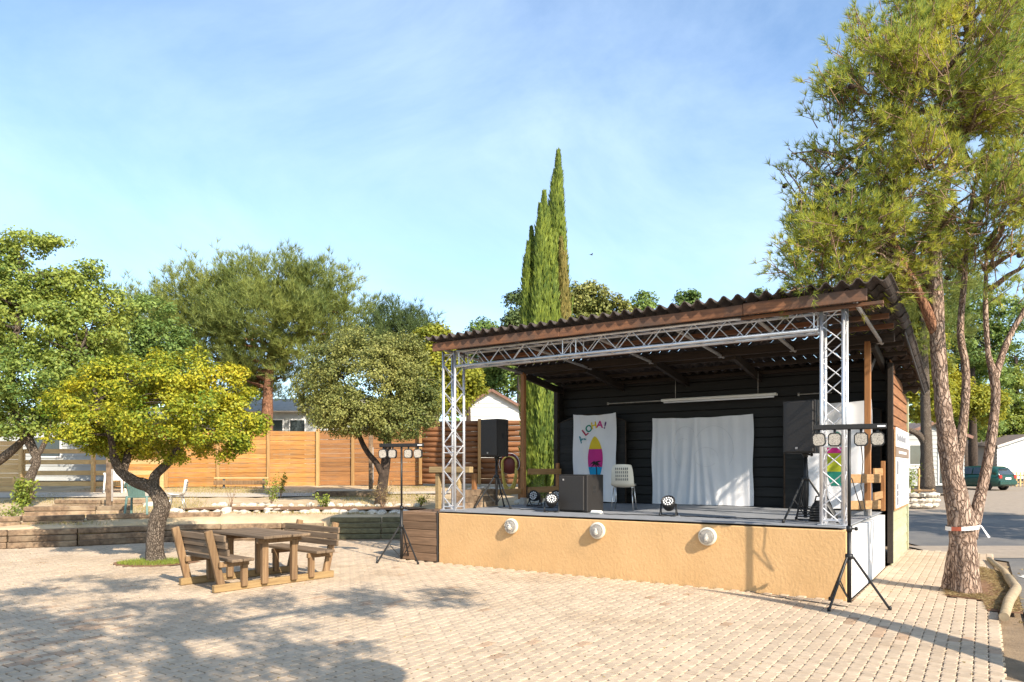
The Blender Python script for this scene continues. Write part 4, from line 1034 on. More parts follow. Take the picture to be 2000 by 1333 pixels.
# ------------------------------------------------------------------ rocks
def rock_mesh(seed):
    rr = random.Random(seed); mb = MB(); n, m_ = 9, 6; vs = []; fs = []
    amp = [[rr.uniform(.78, 1.15) for _ in range(n)] for _ in range(m_ + 1)]
    for j in range(m_ + 1):
        ph = math.pi * j / m_ - math.pi / 2
        for i in range(n):
            a = 2 * math.pi * i / n; r_ = amp[j][i] if 0 < j < m_ else 1
            vs.append((math.cos(a) * math.cos(ph) * r_, math.sin(a) * math.cos(ph) * r_ * .75, math.sin(ph) * .62 * (amp[j][0])))
    for j in range(m_):
        for i in range(n): fs.append((j*n+i, j*n+(i+1) % n, (j+1)*n+(i+1) % n, (j+1)*n+i))
    return mb.add(vs, fs, False).mesh('garden_rock', M['rock'])
rocks = [rock_mesh(i) for i in range(6)]
def rock(x, y, z, s, label, group):
    o = link('garden_rock', random.choice(rocks)); o.location = (x, y, z + s * .22); o.rotation_euler = (random.uniform(-.2, .2), random.uniform(-.2, .2), random.uniform(0, 6.3)); o.scale = (s * random.uniform(.9, 1.35), s * random.uniform(.8, 1.2), s * random.uniform(.7, 1))
    tag(o, label, 'rock', group)
ORD = 'first second third fourth fifth sixth seventh eighth ninth tenth eleventh twelfth thirteenth fourteenth fifteenth sixteenth seventeenth eighteenth nineteenth twentieth twenty-first twenty-second twenty-third twenty-fourth'.split()
i = 0
while i < 24:
    x = -8.6 + i * .255 + random.uniform(-.05, .05); y = 18.15 + .35 * math.sin((x + 8.5) * .9) * .4 + random.uniform(-.1, .1)
    rock(x, y, terr(x, y) - .02, random.uniform(.11, .20), 'pale limestone rock, ' + ORD[i] + ' from the left in the near row edging the garden bed', 'near row of bed rocks'); i += 1
for i in range(22):
    x = -8.3 + i * .27; y = 19.75 + random.uniform(-.12, .12)
    rock(x, y, terr(x, y) - .02, random.uniform(.09, .17), 'pale limestone rock, ' + ORD[i] + ' from the left in the far row edging the garden bed', 'far row of bed rocks')
for i in range(26):
    x = -1.5 + i * .17; y = 24.6 + random.uniform(-.25, .1) - .12 * (x + 1.5)
    rock(x, y, terr(x, y) + random.uniform(0, .1), random.uniform(.08, .15), 'pale stone piled at the foot of the log wall', 'stones under the log wall')
for i in range(24):
    x = .25 + (i % 12) * .16 + random.uniform(-.04, .04); y = 18.6 + (i // 12) * .5 + random.uniform(-.15, .15)
    rock(x, y, terr(x, y) + random.uniform(0, .18), random.uniform(.09, .17), 'pale rubble stone seen through the left stage railing', 'rubble beside the stage')
rock(-10.05, 19.9, terr(0, 19.9) - .05, .30, 'brown boulder lying behind the white shell chair', None)
patch('garden_bed_soil', [(x, y) for x, y in ((-8.8, 18.4), (-6, 18.15), (-3, 18.1), (-2.2, 18.9), (-3, 19.8), (-6, 19.9), (-8.4, 19.6))], M['soil'], terr(0, 19) + .03)

# ------------------------------------------------------------------ mobile homes, car, lamps
def lapped(A, Bp, z0, z1, nrm, pitch=.2):
    """wall of lapped boards from A to Bp as one mesh"""
    mb = MB(); n = max(1, round((z1 - z0) / pitch)); h = (z1 - z0) / n
    for k in range(n):
        a, b_ = z0 + k * h, z0 + (k + 1) * h
        mb.add([A + nrm * .03 + Vector((0, 0, a)), Bp + nrm * .03 + Vector((0, 0, a)), Bp + Vector((0, 0, b_)), A + Vector((0, 0, b_)), A + Vector((0, 0, a)), Bp + Vector((0, 0, a))], [(0, 1, 2, 3), (4, 5, 1, 0)])
    return mb
def mobile_home(label, p, rz, ln, wd, zw, zr, wall_m, roof_m, end_m=None, wins=(), end_wins=(), pitch=.2, trim='roof_trim', over=.25):
    """local frame: gable end at y=0 spanning x 0..wd, body runs to y=ln"""
    t = thing('mobile_home', label, 'mobile home', p, rz); V = Vector
    for A, Bp, n_ in ((V((0, 0, 0)), V((wd, 0, 0)), V((0, -1, 0))), (V((0, ln, 0)), V((0, 0, 0)), V((-1, 0, 0))), (V((wd, 0, 0)), V((wd, ln, 0)), V((1, 0, 0))), (V((wd, ln, 0)), V((0, ln, 0)), V((0, 1, 0)))):
        lapped(A, Bp, .35, zw, n_, pitch).build('wall', M[end_m] if (end_m and n_.y) else M[wall_m], t)
    n = max(2, round((zr - zw) / pitch))
    for y, sg in ((0, -1), (ln, 1)):
        mb = MB()
        for k in range(n):
            s0, s1 = k / n, (k + 1) / n; z0, z1 = zw + (zr - zw) * s0, zw + (zr - zw) * s1
            mb.add([V((wd/2*s0, y + sg*.03, z0)), V((wd - wd/2*s0, y + sg*.03, z0)), V((wd - wd/2*s1, y, z1)), V((wd/2*s1, y, z1))], [(0, 1, 2, 3)])
        mb.build('gable', M[end_m or wall_m], t)
    for sg in (-1, 1):
        x0 = wd/2 + sg * (wd/2 + over); zz = zw - (zr - zw) * over / (wd/2)
        d = V((x0 - wd/2, 0, zz - zr)); nr = V((-d.z * 1, 0, d.x)).normalized(); nr = nr if nr.z > 0 else -nr
        a, b_ = V((wd/2, -over, zr)), V((x0, -over, zz)); th = nr * .07; Y_ = V((0, ln + 2*over, 0))
        MB().add([a, b_, b_ + Y_, a + Y_, a + th, b_ + th, b_ + Y_ + th, a + Y_ + th], [(3,2,1,0), (4,5,6,7), (0,1,5,4), (2,3,7,6), (1,2,6,5)]).build('roof', M[roof_m], t)
        MB().beam(a + V((0, -.012, -.01)), b_ + V((0, -.012, -.01)), .03, .14, .004).build('roof_trim', M[trim], t)
    MB().box((wd/2, ln/2, .17), (wd - .1, ln - .1, .36)).build('skirt', M['dark_trim'], t)
    for (y0, y1, z0, z1, kind, sd) in wins:
        x = -.0 if sd < 0 else wd
        f = MB().cbox((x + sd * .03, (y0+y1)/2, (z0+z1)/2), (.07, y1-y0, z1-z0), .006).build('window' if kind == 'w' else 'door', M['white_paint'], t)
        MB().cbox((x + sd * .066, (y0+y1)/2, (z0+z1)/2), (.012, y1-y0-.12, z1-z0-.12), .002).build('pane', M['glass'], f)
    for (x0, x1, z0, z1, kind) in end_wins:
        f = MB().cbox(((x0+x1)/2, -.03, (z0+z1)/2), (x1-x0, .07, z1-z0), .006).build('window' if kind == 'w' else 'door', M['white_paint'], t)
        MB().cbox(((x0+x1)/2, -.066, (z0+z1)/2), (x1-x0-.12, .012, z1-z0-.12), .002).build('pane', M['glass'], f)
    return t
mobile_home('white clapboard gable of a mobile home rising above the log wall', (-2.75, 39.5, 1.4), R(-4), 7, 3.3, 3.75, 4.7, 'siding', 'roof_grey', pitch=.24, end_wins=())
t = mobile_home('grey mobile home with pale roof behind the orange fence and the red pine trunk', (-6.4, 34.5, 1.30), R(92), 8.2, 3.8, 3.25, 3.95, 'siding_grey', 'roof_pale', trim='roof_pale',
    wins=((2.2, 2.55, 1.7, 3.0, 'w', -1), (3.55, 4.35, .6, 2.85, 'd', -1), (4.6, 5.8, 1.75, 2.85, 'w', -1), (6.6, 7.6, 1.7, 2.8, 'w', -1)))
mobile_home('pale grey mobile home low behind the slatted rail fence at left', (-14.2, 29.5, .9), R(91), 7.5, 3.6, 2.6, 3.3, 'siding_grey', 'roof_pale', trim='roof_pale', wins=((1.2, 2.4, 1.3, 2.2, 'w', -1), (4.4, 5.6, 1.3, 2.2, 'w', -1)))
mobile_home('mobile home with bright white gable end and beige side behind the green car', at(1947, 918, 45).xy.to_3d() + Vector((0, 0, .78)), R(14), 9.0, 5.2, 2.45, 3.15, 'siding_beige', 'roof_grey', 'siding', wins=((3.1, 3.75, 1.0, 2.1, 'w', -1),), trim='roof_pale')
mobile_home('dark shaded mobile home between the shed and the big pine trunk', (17.9, 33.0, .6), R(8), 6, 3.4, 2.7, 3.3, 'siding_grey', 'roof_grey', wins=(), end_wins=((.5, 1.2, 1.3, 2.3, 'w'), (2.0, 2.9, .4, 2.4, 'd')))
# deck with white handrail in front of the shaded home
t = thing('wooden_deck', 'small raised deck with pale handrail before the shaded mobile home', 'deck', (17.3, 31.3, road_z(0, 31)))
MB().cbox((.6, .6, .35), (1.4, 1.4, .08), .01).build('floor', M['table_leg'], t)
for x in (0, .6, 1.2): MB().cbox((x, 0, .7), (.09, .09, 1.4), .008).build('post', M['pale_rail'], t)
MB().beam((-.1, 0, 1.36), (1.3, 0, 1.36), .09, .07).build('handrail', M['white_paint'], t)
MB().cbox((.9, -.25, .1), (.6, .3, .2), .01).build('step', M['dark_trim'], t)
# gate post with white sign plate, low stone wall, shrub
t = thing('gate_post', 'timber post with a white plate beside the stone wall', 'post', (15.0, 27.6, road_z(0, 27.6)))
MB().cbox((0, 0, .75), (.28, .12, 1.5), .015).build('shaft', M['rail_wood'], t); MB().cbox((.32, -.07, .78), (.16, .05, .95), .006).build('plate', M['sign_white'], t)
t = thing('stone_wall', 'low curved wall of pale stones holding a shrub beside the road', 'wall', (14.9, 26.3, road_z(0, 26)), world_parts=True)
for k in range(30):
    a = R(200 + 140 * (k % 10) / 9); r0 = 1.05; z = road_z(0, 26) + .10 + .19 * (k // 10)
    o = link('stone', random.choice(rocks), t); o.location = (14.75 + r0 * math.cos(a), 26.9 + r0 * math.sin(a), z); o.scale = (.2, .17, .15); o.rotation_euler = (0, 0, random.uniform(0, 6))
# white picket fence
for px0, px1, yy, lb in ((25.6, 26.8, 41.6, 'short pale picket fence left of the green car'), (29.2, 33, 41.8, 'short pale picket fence right of the green car')):
    t = thing('picket_fence', lb, 'fence', (px0, yy, road_z(0, yy)))
    for k in range(int((px1 - px0) / .22)): MB().cbox((k * .22, 0, .42), (.09, .03, .84), .005).build('picket', M['pale_rail'], t)
    for z in (.25, .65): MB().beam((-.05, .03, z), (px1 - px0, .03, z), .03, .07).build('rail', M['pale_rail'], t)

# green hatchback, seen from behind
CARZ = 38.0
t = thing('hatchback_car', 'dark green hatchback parked by the white mobile home', 'car', (at(1930, 918, CARZ).x, CARZ + 1.2, road_z(0, CARZ) - .03), R(24)); t.scale = (.92, .92, .92)
def sec(y, hw, z0, z1, tuck):  # cross-section of the lower body at length y (rear at negative y)
    return [Vector((-hw + tuck, y, z0)), Vector((hw - tuck, y, z0)), Vector((hw, y, z0 + .18)), Vector((hw, y, z0 + (z1 - z0) * .7)), Vector((hw - .07, y, z1)), Vector((-hw + .07, y, z1)), Vector((-hw, y, z0 + (z1 - z0) * .7)), Vector((-hw, y, z0 + .18))]
MB().loft([sec(-1.98, .70, .34, .80, .05), sec(-1.92, .80, .28, .92, .05), sec(-1.3, .84, .22, .95, .05), sec(0, .84, .22, .92, .05), sec(1.1, .83, .22, .88, .05), sec(1.75, .78, .25, .76, .05), sec(1.98, .66, .32, .62, .05)]).build('body', M['car_paint'], t)
def cs(y, hw0, hw1, z0, z1): return [Vector((-hw0, y, z0)), Vector((hw0, y, z0)), Vector((hw1 + .03, y, z1 - .06)), Vector((hw1 - .06, y, z1)), Vector((-hw1 + .06, y, z1)), Vector((-hw1 - .03, y, z1 - .06))]
MB().loft([cs(-1.93, .74, .70, .86, .94), cs(-1.70, .76, .60, .9, 1.26), cs(-1.45, .77, .58, .9, 1.40), cs(-.6, .77, .58, .9, 1.44), cs(.15, .77, .58, .88, 1.40), cs(.95, .74, .68, .84, .92)]).build('cabin', M['car_paint'], t)
MB().add([Vector((-.66, -1.945, .93)), Vector((.66, -1.945, .93)), Vector((.53, -1.735, 1.24)), Vector((-.53, -1.735, 1.24))], [(0, 1, 2, 3)]).build('rear_window', M['glass'], t)
for s in (-1, 1):
    for y0, y1, ya, yb in ((-1.35, -.45, -1.3, -.45), (-.38, .45, -.38, .12)):
        MB().add([Vector((s*.782, y0, .96)), Vector((s*.782, y1, .96)), Vector((s*.64, yb, 1.34)), Vector((s*.64, ya, 1.34))], [(0, 1, 2, 3)]).build('side_window', M['glass'], t)
    MB().cbox((s*.66, -1.95, .80), (.22, .1, .2), .02).build('tail_light', M['tail_red'], t)
    MB().cbox((s*.86, .42, .98), (.14, .08, .1), .02).build('mirror', M['dark_trim'], t)
    for y in (-1.25, 1.25):
        Mw = Matrix.Translation((s*.76, y, .30)) @ Matrix.Rotation(R(90), 4, 'Y')
        w_ = MB().lathe([(.17, -.09), (.28, -.09), (.30, -.06), (.30, .06), (.28, .09), (.17, .09)], Mw, 24).build('wheel', M['tyre'], t)
        MB().lathe([(0, -.07), (.17, -.085), (.175, .085), (0, .07)], Mw, 18).build('rim', M['galv'], w_)
MB().cbox((0, -1.99, .46), (1.55, .1, .24), .03).build('bumper', M['car_paint'], t)
MB().cbox((0, -1.985, .70), (.52, .03, .12), .004).build('number_plate', M['plate'], t)
MB().cbox((0, -1.8, 1.31), (.9, .12, .03), .01).build('spoiler', M['car_paint'], t)

# street lamps behind the left trees
t = thing('street_lamp', 'pale street lamp with a bent arm behind the yellow tree', 'street lamp', at(228, 918, 26).xy.to_3d() + Vector((0, 0, 1.0)), 0)
MB().path([(0, 0, 0), (.05, 0, 5.2)], [.09, .06], 10).build('mast', M['lamp_post'], t)
MB().path([(.05, 0, 4.3), (-.15, 0, 4.75), (-.42, 0, 4.6), (-.62, 0, 4.05)], [.03, .03, .03, .04], 8).build('arm', M['lamp_post'], t)
MB().cbox((-.66, 0, 3.95), (.16, .12, .2), .03).build('lamp_head', M['lamp_post'], t)

# bird in the sky
t = thing('bird', 'tiny dark bird flying in the sky right of the cypresses', 'bird', at(1155, 498, 60), R(30))
MB().loft([[Vector((x, r * math.cos(a), r * math.sin(a))) for a in np.linspace(0, 2*math.pi, 9)[:-1]] for x, r in ((-.16, .008), (-.08, .03), (0, .042), (.08, .03), (.12, .026), (.17, .004))]).build('body', M['black_plastic'], t)
for s in (-1, 1):
    MB().add([Vector((.06, s*.03, .02)), Vector((-.05, s*.03, .02)), Vector((-.03, s*.16, .09)), Vector((.06, s*.14, .09)), Vector((-.06, s*.30, .04)), Vector((.0, s*.22, .085)),
              Vector((.06, s*.03, .012)), Vector((-.05, s*.03, .012)), Vector((-.03, s*.16, .082)), Vector((.06, s*.14, .082)), Vector((-.06, s*.30, .034)), Vector((.0, s*.22, .078))], [(0,1,2,3), (3,2,4,5), (9,8,7,6), (11,10,8,9)]).build('wing', M['black_plastic'], t)

# ------------------------------------------------------------------ vegetation
def unit(n):
    v = RNG.normal(size=(n, 3)); return v / np.linalg.norm(v, axis=1, keepdims=True)
def leaf_verts(c, nrm, ln, wd):
    """diamond leaves: centres c, normals nrm, arrays of length and width"""
    n = len(c); r = unit(n); a = np.cross(nrm, r); a /= (np.linalg.norm(a, axis=1, keepdims=True) + 1e-9); b_ = np.cross(nrm, a)
    ln = np.broadcast_to(ln, n)[:, None]; wd = np.broadcast_to(wd, n)[:, None]
    bend = nrm * (ln * .12)
    v = np.stack([c - a * ln / 2, c + b_ * wd / 2 + bend, c + a * ln / 2, c - b_ * wd / 2 + bend], 1)
    return v.reshape(-1, 3)
def blob_clusters(blobs, n, shell=(.45, 1.0)):
    """cluster centres spread through a set of ellipsoids (cx,cy,cz,rx,ry,rz)"""
    w = np.array([b_[3] * b_[4] + b_[4] * b_[5] + b_[3] * b_[5] for b_ in blobs]); w = w / w.sum()
    idx = RNG.choice(len(blobs), n, p=w); B_ = np.array(blobs)[idx]
    d = unit(n); rr = RNG.uniform(shell[0], shell[1], (n, 1)) ** .6
    return B_[:, :3] + d * rr * B_[:, 3:], d
def crown_mesh(name, blobs, ncl, nlf, cr, ln, wd, m, shell=(.4, 1.0), up=.5, flat=.7):
    c, d = blob_clusters(blobs, ncl, shell)
    ctr = np.repeat(c, nlf, 0); dd = np.repeat(d, nlf, 0); n = len(ctr)
    off = RNG.normal(size=(n, 3)); off /= np.linalg.norm(off, axis=1, keepdims=True); off *= (RNG.uniform(0, 1, (n, 1)) ** .5) * cr; off[:, 2] *= flat
    p = ctr + off
    nr = dd * .35 + off / cr * .45 + unit(n) * .65; nr[:, 2] += up; nr /= np.linalg.norm(nr, axis=1, keepdims=True)
    s = RNG.uniform(.7, 1.25, n)
    return np_mesh(name, leaf_verts(p, nr, ln * s, wd * s), 4, m), c
def limb(mb, p0, p1, r0, r1, n=5, wig_=.12, sides=6):
    p0, p1 = Vector(p0), Vector(p1); L_ = (p1 - p0).length; pts = []; rs = []
    for i in range(n + 1):
        s = i / n; q = p0.lerp(p1, s) + Vector((random.gauss(0, 1), random.gauss(0, 1), random.gauss(0, 1))) * wig_ * L_ * .3 * math.sin(math.pi * s); q.z += .12 * L_ * math.sin(math.pi * s) * .4
        pts.append(q); rs.append(r0 + (r1 - r0) * s)
    mb.path(pts, rs, sides)
def interp_path(path, k=4):
    """smooth a list of (x,y,z,r) with Catmull-Rom"""
    P_ = [np.array(p, float) for p in path]; out = []
    for i in range(len(P_) - 1):
        a, b_, c, d = P_[max(0, i-1)], P_[i], P_[i+1], P_[min(len(P_)-1, i+2)]
        for j in range(k):
            t_ = j / k; out.append(.5 * ((2*b_) + (-a+c)*t_ + (2*a-5*b_+4*c-d)*t_**2 + (-a+3*b_-3*c+d)*t_**3))
    out.append(P_[-1]); return out
from mathutils import noise as mnoise
def trunk_mb(path, sides=12, wob=.05, k=4):
    q = interp_path(path, k); mb = MB().path([p[:3] for p in q], [p[3] for p in q], sides, wob=wob)
    return mb
def bark_trunk(path, sides=44, step=.028, amp=.06):
    """trunk whose plates and furrows are real relief"""
    q0 = interp_path([(*p[:3], p[3] * .82) for p in path], 24); q = [q0[0]]
    for p in q0[1:]:
        if np.linalg.norm(p[:3] - q[-1][:3]) >= step: q.append(p)
    q.append(q0[-1]) if len(q) < 2 else None
    mb = MB().path([p[:3] for p in q], [p[3] for p in q], sides)
    for i in range(len(q)):
        c = Vector(q[i][:3]); r_ = float(q[i][3])
        for s in range(sides):
            j = i * sides + s; v = Vector(mb.v[j]); w = Vector((v.x * 8, v.y * 8, v.z * 2.6)) + mnoise.noise_vector(v * 5) * .5
            d = mnoise.voronoi(w)[0]; e = min(1.0, (d[1] - d[0]) * 2.2); lump = mnoise.noise(v * 2.5)
            n_ = (v - c).normalized(); f = r_ * amp * (e - .6) + r_ * .10 * lump; mb.v[j] = tuple(v + n_ * f)
    return mb
def tree(name, label, base, trunks, blobs, ncl, nlf, cr, ln, wd, leaf, bark, nlimbs=24, limb_r=.045, group=None, shell=(.4, 1.0), flat=.7, up=.5, cat='tree', sides=12, twigs=0):
    t = thing(name, label, cat, base, group=group, world_parts=True)
    for p in trunks: trunk_mb(p, sides).build('trunk', M[bark], t)
    me, c = crown_mesh('crown', blobs, ncl, nlf, cr, ln, wd, M[leaf], shell, up, flat)
    link('crown', me, t)
    pts = [Vector(q[:3]) for p in trunks for q in interp_path(p)[2:]]
    mb = MB(); sel = RNG.permutation(len(c))
    for i in sel[:nlimbs]:
        tgt = Vector(c[i]); src = min(pts, key=lambda q: (q - tgt).length + max(0, q.z - tgt.z) * 2)
        limb(mb, src, tgt, limb_r, limb_r * .2, sides=6)
    for i in sel[nlimbs:nlimbs + twigs]:
        tgt = Vector(c[i]); src = tgt + (Vector(blobs[0][:3]) - tgt) * .35; limb(mb, src, tgt, limb_r * .3, .004, 3, sides=4)
    if mb.v: tag(mb.build('branches', M[bark], t), kind='stuff')
    return t
def bl(px, py, Z, rp, ry=None, depth=None, dz=0):
    """ellipsoid whose outline is rp x ry photo pixels when seen at distance Z"""
    p = at(px, py, Z); k = Z / F; ry = ry or rp
    return (p.x, p.y + dz, p.z, rp * k, (depth or rp * .85 * k), ry * k)
def tp(px, py, Z, r): p = at(px, py, Z); return (p.x, p.y, p.z, r)

# small yellow-green tree with a crooked trunk
Zt = 13.1
tree('crooked_tree', 'small yellow green tree with a crooked forked trunk beside the picnic table', (PC.x, PC.y, 0),
  [[tp(305, 1105, Zt, .22), tp(303, 1085, Zt, .165), tp(303, 1050, Zt, .15), tp(308, 1015, Zt, .15), tp(317, 990, Zt, .14), tp(307, 965, Zt, .13), tp(290, 950, Zt, .12), tp(262, 940, Zt, .105), tp(235, 920, Zt-.1, .09), tp(222, 890, Zt-.2, .075), tp(215, 850, Zt-.3, .05), tp(190, 790, Zt-.4, .02)],
   [tp(300, 958, Zt, .10), tp(303, 930, Zt+.05, .085), tp(325, 908, Zt+.1, .075), tp(345, 880, Zt+.2, .06), tp(360, 820, Zt+.2, .035), tp(380, 760, Zt+.2, .015)],
   [tp(240, 925, Zt, .075), tp(248, 895, Zt+.1, .065), tp(262, 850, Zt+.2, .045), tp(290, 770, Zt+.2, .02)]],
  [bl(165, 790, Zt, 70, 42), bl(250, 745, Zt, 85, 45), bl(350, 735, Zt-.2, 80, 42), bl(430, 760, Zt, 62, 42), bl(465, 815, Zt, 42, 45), bl(390, 815, Zt-.9, 75, 50), bl(290, 810, Zt-1.0, 85, 50), bl(200, 840, Zt-.5, 70, 42), bl(130, 835, Zt, 35, 30), bl(330, 860, Zt+.6, 90, 35), bl(250, 870, Zt+.3, 65, 28), bl(440, 850, Zt, 50, 35), bl(505, 825, Zt+.3, 16, 18), bl(305, 700, Zt, 22, 14), bl(385, 702, Zt, 24, 14), bl(215, 715, Zt, 22, 14), bl(110, 800, Zt, 20, 16), bl(105, 855, Zt, 16, 14), bl(460, 735, Zt, 20, 14), bl(340, 895, Zt, 22, 14), bl(180, 880, Zt, 24, 12), bl(440, 885, Zt, 20, 12), bl(150, 745, Zt, 22, 14)],
  400, 135, .215, .062, .036, 'yellow_leaf', 'bark_grey', 40, .035, shell=(.55, 1.0), up=.45, twigs=80)
# holm oak, round
Zt = 20.2
tree('round_holm_oak', 'round olive green tree with a dark forked trunk before the plank fence', (at(745, 918, Zt).x, Zt, terr(0, Zt)),
  [[tp(742, 990, Zt, .17), tp(746, 955, Zt, .15), tp(752, 915, Zt, .14), tp(756, 870, Zt, .12), tp(760, 800, Zt, .08), tp(765, 730, Zt, .03)],
   [tp(748, 930, Zt, .10), tp(735, 905, Zt-.1, .085), tp(715, 880, Zt-.2, .075), tp(700, 845, Zt-.2, .065), tp(690, 790, Zt-.2, .04), tp(670, 740, Zt, .02)]],
  [bl(715, 745, Zt, 118, 90), bl(640, 790, Zt, 62, 50), bl(800, 760, Zt, 60, 72), bl(720, 690, Zt, 80, 48), bl(770, 820, Zt-.5, 70, 42), bl(680, 810, Zt-.7, 70, 42), bl(830, 800, Zt+.2, 32, 40), bl(620, 760, Zt, 45, 40), bl(790, 690, Zt, 45, 35), bl(640, 705, Zt, 40, 35)],
  1100, 66, .24, .07, .042, 'olive_leaf', 'bark_dark', 34, .05, shell=(.5, 1.02), up=.4)
# big oak at the far left
Zt = 19.0
tree('leaning_oak', 'big loose green oak with a leaning trunk at the left edge', (at(48, 918, Zt).x, Zt, terr(0, Zt)),
  [[tp(55, 975, Zt, .15), tp(58, 935, Zt, .12), tp(72, 900, Zt, .10), tp(60, 870, Zt, .12), tp(40, 830, Zt, .13), tp(20, 770, Zt, .12), tp(25, 690, Zt, .09), tp(40, 600, Zt, .06), tp(38, 500, Zt, .03)],
   [tp(-30, 915, Zt, .14), tp(5, 895, Zt, .12), tp(45, 860, Zt, .09), tp(95, 800, Zt, .06), tp(150, 700, Zt, .03)],
   [tp(62, 905, Zt, .08), tp(85, 870, Zt, .06), tp(100, 820, Zt, .05), tp(105, 760, Zt, .03)]],
  [bl(60, 640, Zt, 110, 70), bl(170, 640, Zt+.5, 75, 65), bl(130, 560, Zt+.5, 75, 35), bl(30, 560, Zt, 60, 55), bl(45, 475, Zt, 55, 20), bl(115, 470, Zt, 22, 9), bl(10, 500, Zt, 30, 30), bl(60, 740, Zt-.5, 105, 60), bl(150, 740, Zt, 70, 60), bl(215, 600, Zt+1, 45, 40), bl(205, 700, Zt+1, 45, 45), bl(30, 820, Zt-.3, 60, 40), bl(-60, 640, Zt, 90, 110), bl(-50, 780, Zt, 80, 60), bl(180, 530, Zt+.5, 28, 15), bl(95, 800, Zt, 40, 40)],
  1250, 46, .26, .105, .058, 'oak_leaf', 'bark_grey', 70, .04, shell=(.3, 1.02), up=.35, twigs=150)

def needle_mesh(name, tips, dirs, nn, ln, wd, m, spread=.75):
    """needle tufts: nn thin triangles fanning out of each tip along its direction"""
    k = len(tips); c = np.repeat(tips, nn, 0); d = np.repeat(dirs, nn, 0) + unit(k * nn) * spread; d /= np.linalg.norm(d, axis=1, keepdims=True)
    s = RNG.uniform(.7, 1.15, (k * nn, 1)) * ln; sd = np.cross(d, unit(k * nn)); sd /= np.linalg.norm(sd, axis=1, keepdims=True) + 1e-9
    c = c + d * (RNG.uniform(-.25, .25, (k * nn, 1)) * ln)
    v = np.stack([c - sd * wd / 2, c + sd * wd / 2, c + d * s], 1).reshape(-1, 3)
    return np_mesh(name, v, 3, m)
def pine(name, label, base, trunks, blobs, nbr, ntuft, nn, ln, wd, leaf, bark, limb_r=.05, nlimbs=30, group=None, br_len=.45, spread=.75, upb=.5, barks=None, twig=True, shell=(.25, 1.0), cones=0, sides=12):
    t = thing(name, label, 'tree', base, group=group, world_parts=True)
    for i, p in enumerate(trunks): (bark_trunk(p, 44 if i == 0 else 26, .028 if i == 0 else .04) if cones else trunk_mb(p, 10, .05, 5)).build('trunk', M[(barks or [bark] * 9)[i]], t)
    ncl = max(8, nbr // (7 if cones else 3)); c, d = blob_clusters(blobs, ncl, shell); idx = np.arange(nbr) % ncl; c = c[idx] + RNG.normal(size=(nbr, 3)) * br_len * .36; d = d[idx]
    ax = d * .6 + unit(nbr) * .35; ax[:, 2] += upb; ax /= np.linalg.norm(ax, axis=1, keepdims=True)
    L_ = br_len * RNG.uniform(.6, 1.25, (nbr, 1))
    tips = []; dirs = []
    for k in range(ntuft):
        s = (k + 1) / ntuft; lat = unit(nbr) * (L_ * .38 * (1 - .4 * s)); tips.append(c + ax * L_ * s + lat); q = ax + lat / (L_ + 1e-6) * 1.1; q[:, 2] += upb * .5; dirs.append(q / np.linalg.norm(q, axis=1, keepdims=True))
    link('crown', needle_mesh('crown', np.concatenate(tips), np.concatenate(dirs), nn, ln, wd, M[leaf], spread), t)
    if twig:
        mb = MB()
        for i in range(nbr):
            p0 = Vector(c[i]); p1 = p0 + Vector(ax[i]) * float(L_[i, 0]); mb.tube(p0 - Vector(ax[i]) * .1, p1, .009, .004, n=4, caps=False)
            for k in range(1, ntuft, 2): mb.tube(p0.lerp(p1, k / ntuft), Vector(tips[k][i]), .005, .003, n=3, caps=False)
        tag(mb.build('twigs', M['twig'], t), kind='stuff')
    pts = [Vector(q[:3]) for p in trunks for q in interp_path(p)[len(p):]]
    mb = MB(); sel = RNG.permutation(nbr)
    for i in sel[:nlimbs]:
        tgt = Vector(c[i]); src = min(pts, key=lambda q: (q - tgt).length + max(0, q.z - tgt.z + .2) * 1.5); limb(mb, src, tgt, limb_r * random.uniform(.5, 1), limb_r * .15, 5, .16)
    tag(mb.build('branches', M[bark], t), kind='stuff')
    for i in sel[nlimbs:nlimbs + cones]:
        p = Vector(c[i]) + Vector(d[i]) * .12 + Vector((0, -.05, -.05)); Mc = Matrix.Translation(p) @ Matrix.Rotation(random.uniform(1.6, 3), 4, 'X') @ Matrix.Rotation(random.uniform(0, 3), 4, 'Y')
        MB().lathe([(0, -.05), (.022, -.045), (.034, -.025), (.028, -.018), (.036, 0), (.028, .008), (.027, .025), (.02, .03), (.012, .045), (0, .055)], Mc, 9, False).build('pine_cone', M['cone'], t)
    return t
